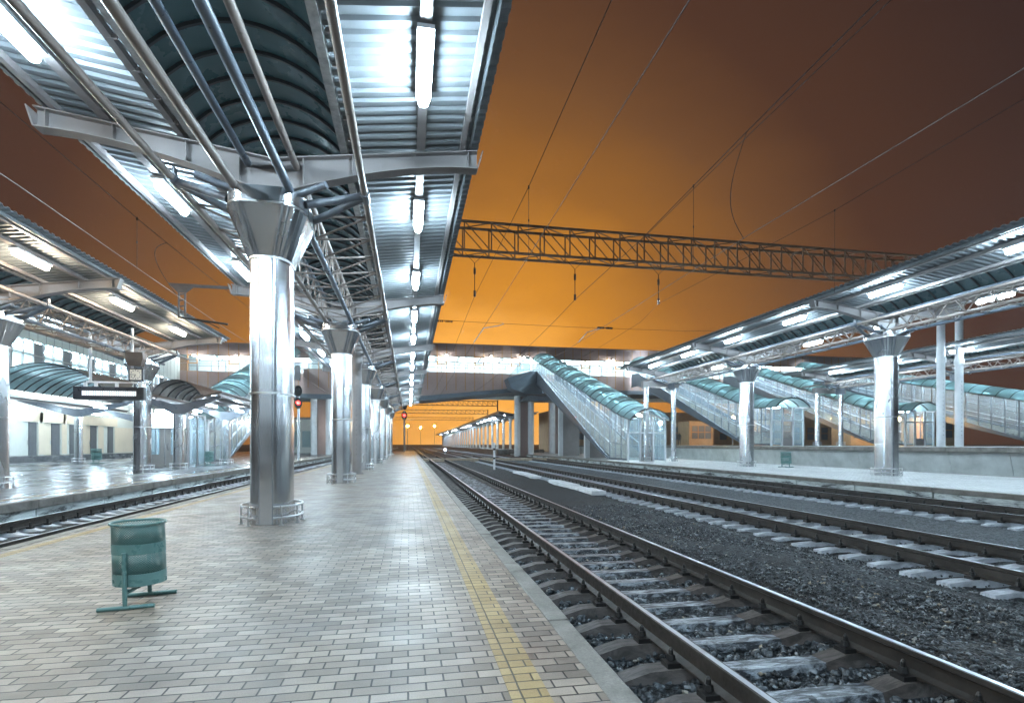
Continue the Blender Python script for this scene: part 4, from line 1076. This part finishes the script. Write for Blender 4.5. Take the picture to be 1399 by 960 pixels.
def dropper(x, y, z1, z0, lb):
    k = MB(); k.tube((x, y, z0), (x, y, z1), .006, 5); k.tube((x, y, z1-.05), (x, y, z1+.03), .022, 6); k.tube((x, y, (z1+z0)/2), (x, y, (z1+z0)/2+.05), .018, 6)
    tag(k.build('dropper', 'wire', loc=(x, y, z0)), lb, 'dropper wire', 'dropper wires')
dropper(2.94, 13.2, 7.78, 6.05, 'thin dropper wire on the overhead line of the nearest track')
dropper(8.1, 14.4, 8.83, 6.41, 'thin dropper wire on the overhead line of the second track')
dropper(13.87, 15.6, 9.1, 6.36, 'thin dropper wire on the overhead line of the third track')
dropper(-7.03, 15.8, 7.28, 5.98, 'thin dropper wire on the overhead line at the left')
def sinsul(x, lb):
    k = MB()
    for q in range(9): k.tube((x+q*.09-.36, 25.7, 7.165), (x+q*.09-.30, 25.7, 7.165), .055 if q not in (4,) else .02, 8)
    tag(k.build('strain_insulator', 'insul', loc=(x, 25.7, 7.16)), lb, 'insulator', 'strain insulators')
sinsul(1.6, 'strain insulator on the transverse wire close to the main canopy edge'); sinsul(9.6, 'strain insulator on the transverse wire right of the second track')
def steady(x, xa, za, lb):
    k = MB(); k.path([(xa, 25.7, 7.16), (xa-.25, 25.65, 7.05), (x+.5, 25.4, 6.85), (x, 25.3, za)], .022, 6)
    tag(k.build('steady_arm', 'white_pipe', loc=(x, 25.3, za)), lb, 'steady arm', 'steady arms')
steady(2.98, 4.5, 6.12, 'pale bent steady arm above the nearest track'); steady(8.1, 9.4, 6.3, 'pale bent steady arm above the second track')
# bracket hung on the canopy tip above the left track
t = thing('wire_bracket', (-5.95, 19.85, 6.5), 'steel bracket with hanging arm on the canopy tip above the left track', 'bracket')
yb_ = 19.85
k = MB(); k.bar((-6.0, yb_, 6.66), (-7.75, yb_, 6.66), .09, .09); k.loft([[(-7.9, yy, 6.72), (-7.0, yy, 6.72), (-7.35, yy, 6.42), (-7.6, yy, 6.42)] for yy in (yb_-.03, yb_+.03)]); k.build('cantilever', 'old_steel', t)
k = MB(); k.bar((-7.57, yb_, 6.42), (-7.57, yb_, 5.62), .05, .05); k.bar((-7.38, yb_, 6.42), (-7.38, yb_, 5.62), .05, .05)
for z in (5.75, 5.95, 6.15, 6.35): k.bar((-7.57, yb_, z), (-7.38, yb_, z+.04), .03, .04)
k.build('drop_post', 'old_steel', t)
k = MB(); k.tube((-7.6, yb_, 5.60), (-6.05, yb_, 5.42), .035, 8); k.path([(-6.9, yb_, 5.48), (-6.6, yb_-.1, 5.42), (-6.2, yb_-.4, 5.2)], .016, 6); k.build('arm', 'wire', t)

# ================================================================ lamps, far things
def lamp_post(x, y, z, r, m, label, base=0.0):
    t = thing('lamp_post', (x, y, base), label, 'lamp post', 'lamp posts')
    k = MB(); k.tube((x, y, base), (x, y, z-.15), .07, 8); k.bar((x-.25, y, z+.1+r), (x+.25, y, z+.1+r), .3, .08); k.tube((x, y, z-.15), (x, y, z+.12+r), .04, 6); k.build('pole', 'paint', t)
    k = MB(); n = 10
    k.loft([[(x+r*math.sin(v)*math.cos(u), y-.12+r*math.sin(v)*math.sin(u), z+r*math.cos(v)) for u in np.linspace(0, 2*math.pi, n, endpoint=False)] for v in np.linspace(.15, math.pi-.15, 7)]); k.build('globe', m, t, True)
    return t
lamp_post(-13.3, 50.5, 3.3, .12, 'flood', 'glaring white lamp against the left glass stair')
lamp_post(-8.7, 75, 3.9, .14, 'flood', 'glaring white lamp on a post left of the second steel column')
lamp_post(-4.9, 92, 4.0, .14, 'flood', 'glaring white lamp beyond the last columns of the main canopy')
lamp_post(-11.4, 60, 3.6, .12, 'flood', 'glaring white lamp seen beside the red signal at the left')
lamp_post(-.4, 140, 6.0, .22, 'sodium', 'orange sodium lamp beside the far red signal')
lamp_post(4.5, 220, 8.0, .25, 'sodium', 'orange sodium lamp far down the tracks')
lamp_post(10.5, 230, 9.0, .25, 'sodium', 'orange sodium lamp at the end of the far canopy')
lamp_post(21.8, 44.5, 3.2, .14, 'flood', 'glaring white lamp behind the posts at the foot of the nearest glass stair')
lamp_post(39.3, 60.5, 4.6, .16, 'sodium', 'orange lamp on the high platform beneath the footbridge', 1.2)
lamp_post(54.5, 52, 4.2, .16, 'sodium', 'orange lamp behind the round masts at the right', 1.2)
# canopy continuing beyond the bridge
t = thing('far_canopy', (16.5, 86, .5), 'long distant canopy with rows of pale posts beyond the footbridge', 'canopy')
k = MB(); k.loft([[(14.3, y, 6.55), (17.6, y, 6.0), (20.8, y, 6.55), (20.8, y, 6.7), (17.6, y, 6.15), (14.3, y, 6.7)] for y in (86, 300)]); k.build('roof_sheet', 'zinc', t)
k = MB(); k.box(14.2, 14.32, 86, 300, 6.4, 6.75); k.build('edge_beam', 'paint', t)
k0 = None
for i in range(30):
    y = 87+i*7.0
    k = MB(); k.tube((17.6, y, .5), (17.6, y, 5.2), .24, 12); k.tube((17.6, y, 5.2), (17.6, y, 6.0), .24, 12, .5)
    k.build('post', 'white_pipe', t, True)
    k = MB(); k.bar((14.5, y, 6.45), (17.6, y, 5.85), .2, .3); k.bar((20.7, y, 6.45), (17.6, y, 5.85), .2, .3); k.build('cross_beam', 'paint', t)
for i in range(32):
    k = MB(); y = 88+i*6.0; k.box(15.6, 15.85, y, y+1.3, 6.22, 6.3); k.build('tube_lamp', 'cool', t)
struct(MB().box(13.9, 21.5, 85, 310, -.6, .5), 'far_platform', 'concrete')
# tan service building under the bridge and dark horizon
t = thing('service_building', (52, 92, 0), 'tan service building under the footbridge at the right, lit orange', 'building')
k = MB(); k.box(24, 90, 92, 99, 0, 7.2); k.build('wall', 'tan_wall', t)
for i in range(20):
    x = 26+i*3.1
    k = MB(); k.box(x, x+1.5, 91.93, 91.99, 2.2, 4.6); w = k.build('window', 'door_grey', t)
    k = MB(); k.box(x-.08, x, 91.9, 91.99, 2.1, 4.7); k.box(x+1.5, x+1.58, 91.9, 91.99, 2.1, 4.7); k.box(x, x+1.5, 91.9, 91.99, 3.4, 3.5); k.build('frame', 'frame_orange', w)
for j, (x, w_) in enumerate(((36.5, 3.5), (43.2, 5), (52, 4), (57, 4))):
    t = thing('kiosk', (x, 66, 1.2), ['small brown kiosk right behind the second glass stair', 'brown kiosk with orange frame beneath the footbridge', 'brown kiosk between the third and the rightmost glass stair', 'brown kiosk at the foot of the rightmost glass stair'][j], 'kiosk', 'brown kiosks beneath the footbridge')
    yk = 66-j*5
    k = MB(); k.box(x, x+w_, yk, yk+3, 1.2, 4.4); k.build('wall', 'tan_wall', t)
    k = MB(); k.box(x+.3, x+w_-.3, yk-.05, yk-.01, 2.1, 3.8); w = k.build('window', 'door_grey', t)
    k = MB()
    for u in np.linspace(.3, w_-.3, 4): k.box(x+u-.05, x+u+.05, yk-.08, yk-.052, 2.1, 3.8)
    k.box(x+.3, x+w_-.3, yk-.08, yk-.055, 2.9, 3.0); k.build('frame', 'frame_orange', w)
# standing person on the high platform
me = bpy.data.meshes.new('body'); J_ = [(0, 0, .92), (0, 0, 1.2), (0, 0, 1.42), (0, 0, 1.52), (0, -.01, 1.66), (.10, 0, .88), (.11, -.01, .48), (.11, .02, .08), (.11, -.12, .03), (-.10, 0, .88), (-.11, -.01, .48), (-.12, .02, .08), (-.12, -.12, .03), (.19, 0, 1.38), (.25, .03, 1.1), (.2, -.06, .86), (-.19, 0, 1.38), (-.25, .03, 1.1), (-.2, -.06, .86)]
E_ = [(0, 1), (1, 2), (2, 3), (3, 4), (0, 5), (5, 6), (6, 7), (7, 8), (0, 9), (9, 10), (10, 11), (11, 12), (2, 13), (13, 14), (14, 15), (2, 16), (16, 17), (17, 18)]
rad = [.15, .14, .15, .06, .10, .10, .07, .05, .04, .10, .07, .05, .04, .075, .055, .04, .075, .055, .04]
me.from_pydata(J_, E_, [])
t = thing('person', (35.9, 67.5, 1.2), 'person in dark clothes standing on the high platform in front of an orange wall', 'person')
o = bpy.data.objects.new('body', me); col.objects.link(o); o.parent = t; o.modifiers.new('skin', 'SKIN'); o.modifiers.new('sub', 'SUBSURF').levels = 1
for i, r_ in enumerate(rad): me.skin_vertices[0].data[i].radius = (r_, r_*.8)
me.skin_vertices[0].data[0].use_root = True; me.materials.append(M['cloth'])

# floodlights on the bridge face and added ones that brighten the hall facade
def flood(x, y, z, dx, dy, label, group, m='flood', r=.13):
    t = thing('floodlight', (x, y, z), label, 'floodlight', group)
    k = MB(); k.bar((x-dx*.5, y-dy*.5, z+.12), (x, y, z+.12), .05, .05); k.loft([[(x+a*.2, y+b_*.2, z+.10) for a, b_ in ((-1, -1), (1, -1), (1, 1), (-1, 1))], [(x+a*.12, y+b_*.12, z+.22) for a, b_ in ((-1, -1), (1, -1), (1, 1), (-1, 1))]]); k.build('bracket', 'paint', t)
    k = MB(); k.loft([[(x+r*math.sin(v)*math.cos(u), y+r*math.sin(v)*math.sin(u), z-.03+r*math.cos(v)) for u in np.linspace(0, 2*math.pi, 10, endpoint=False)] for v in np.linspace(.15, math.pi-.15, 7)]); k.build('globe', m, t, True)
for i, (x, lb) in enumerate(((4.9, 'floodlight on the footbridge windows closest to the main canopy edge'), (11.0, 'floodlight on the footbridge, second to the right of the main canopy edge'), (15.6, 'floodlight on the footbridge just left of the glass stair top'), (28.6, 'floodlight on the footbridge where the island platform canopy meets it'), (40, 'floodlight on the footbridge above the high platform'), (-9, 'floodlight on the footbridge behind the steel columns'))):
    flood(x, 72.9, 13.25, 0, -2, lb, 'floodlights on the footbridge', 'flood', .085)
for i, x in enumerate((-28, -22.8)):
    flood(x, 77.9, 13.1, 0, -2, ['floodlight on the left footbridge end, nearest the station hall', 'floodlight on the left footbridge end, farther from the station hall'][i], 'floodlights on the left footbridge end', 'flood', .085)
for i, y in enumerate((40, 47.5, 55, 62.5)):
    flood(XW+2.2, y, 6.2, 4.4, 0, '%s added floodlight brightening the facade of the station hall' % ORD[i], 'added floodlights of the station hall', 'flood', .14)
t = thing('backdrop', (-13, 88, 0), 'added bright white pavilion beyond the footbridge at the left', 'backdrop')  # pale block put in to fill the bright area beyond the bridge
k = MB(); k.box(-22, -5.5, 88, 94, 0, 5.2); k.build('wall', 'pale_panel', t)
k = MB(); k.box(-22.4, -5.1, 87.5, 94.4, 5.2, 5.5); k.build('roof', 'paint', t)
k = MB()
for x in np.arange(-21, -6, 2.4): k.box(x, x+1.6, 87.9, 87.98, .9, 3.4)
k.build('window_row', 'glass', t)

# damp night air: far things fade into the sodium glow
m = bpy.data.materials.new('damp_air'); m.use_nodes = True; nt = m.node_tree
for n_ in list(nt.nodes):
    if n_.type != 'OUTPUT_MATERIAL': nt.nodes.remove(n_)
pv = nt.nodes.new('ShaderNodeVolumePrincipled'); pv.inputs['Color'].default_value = (.9, .9, .9, 1); pv.inputs['Density'].default_value = .0005; pv.inputs['Anisotropy'].default_value = .55
nt.links.new(pv.outputs[0], [n_ for n_ in nt.nodes if n_.type == 'OUTPUT_MATERIAL'][0].inputs['Volume']); M['haze'] = m
struct(MB().box(-300, 360, -60, 520, -1.7, 17), 'haze', 'haze')['kind'] = 'stuff'
tag(bpy.data.objects['haze'], 'thin damp haze over the tracks that fades far things into the orange glow', 'haze')
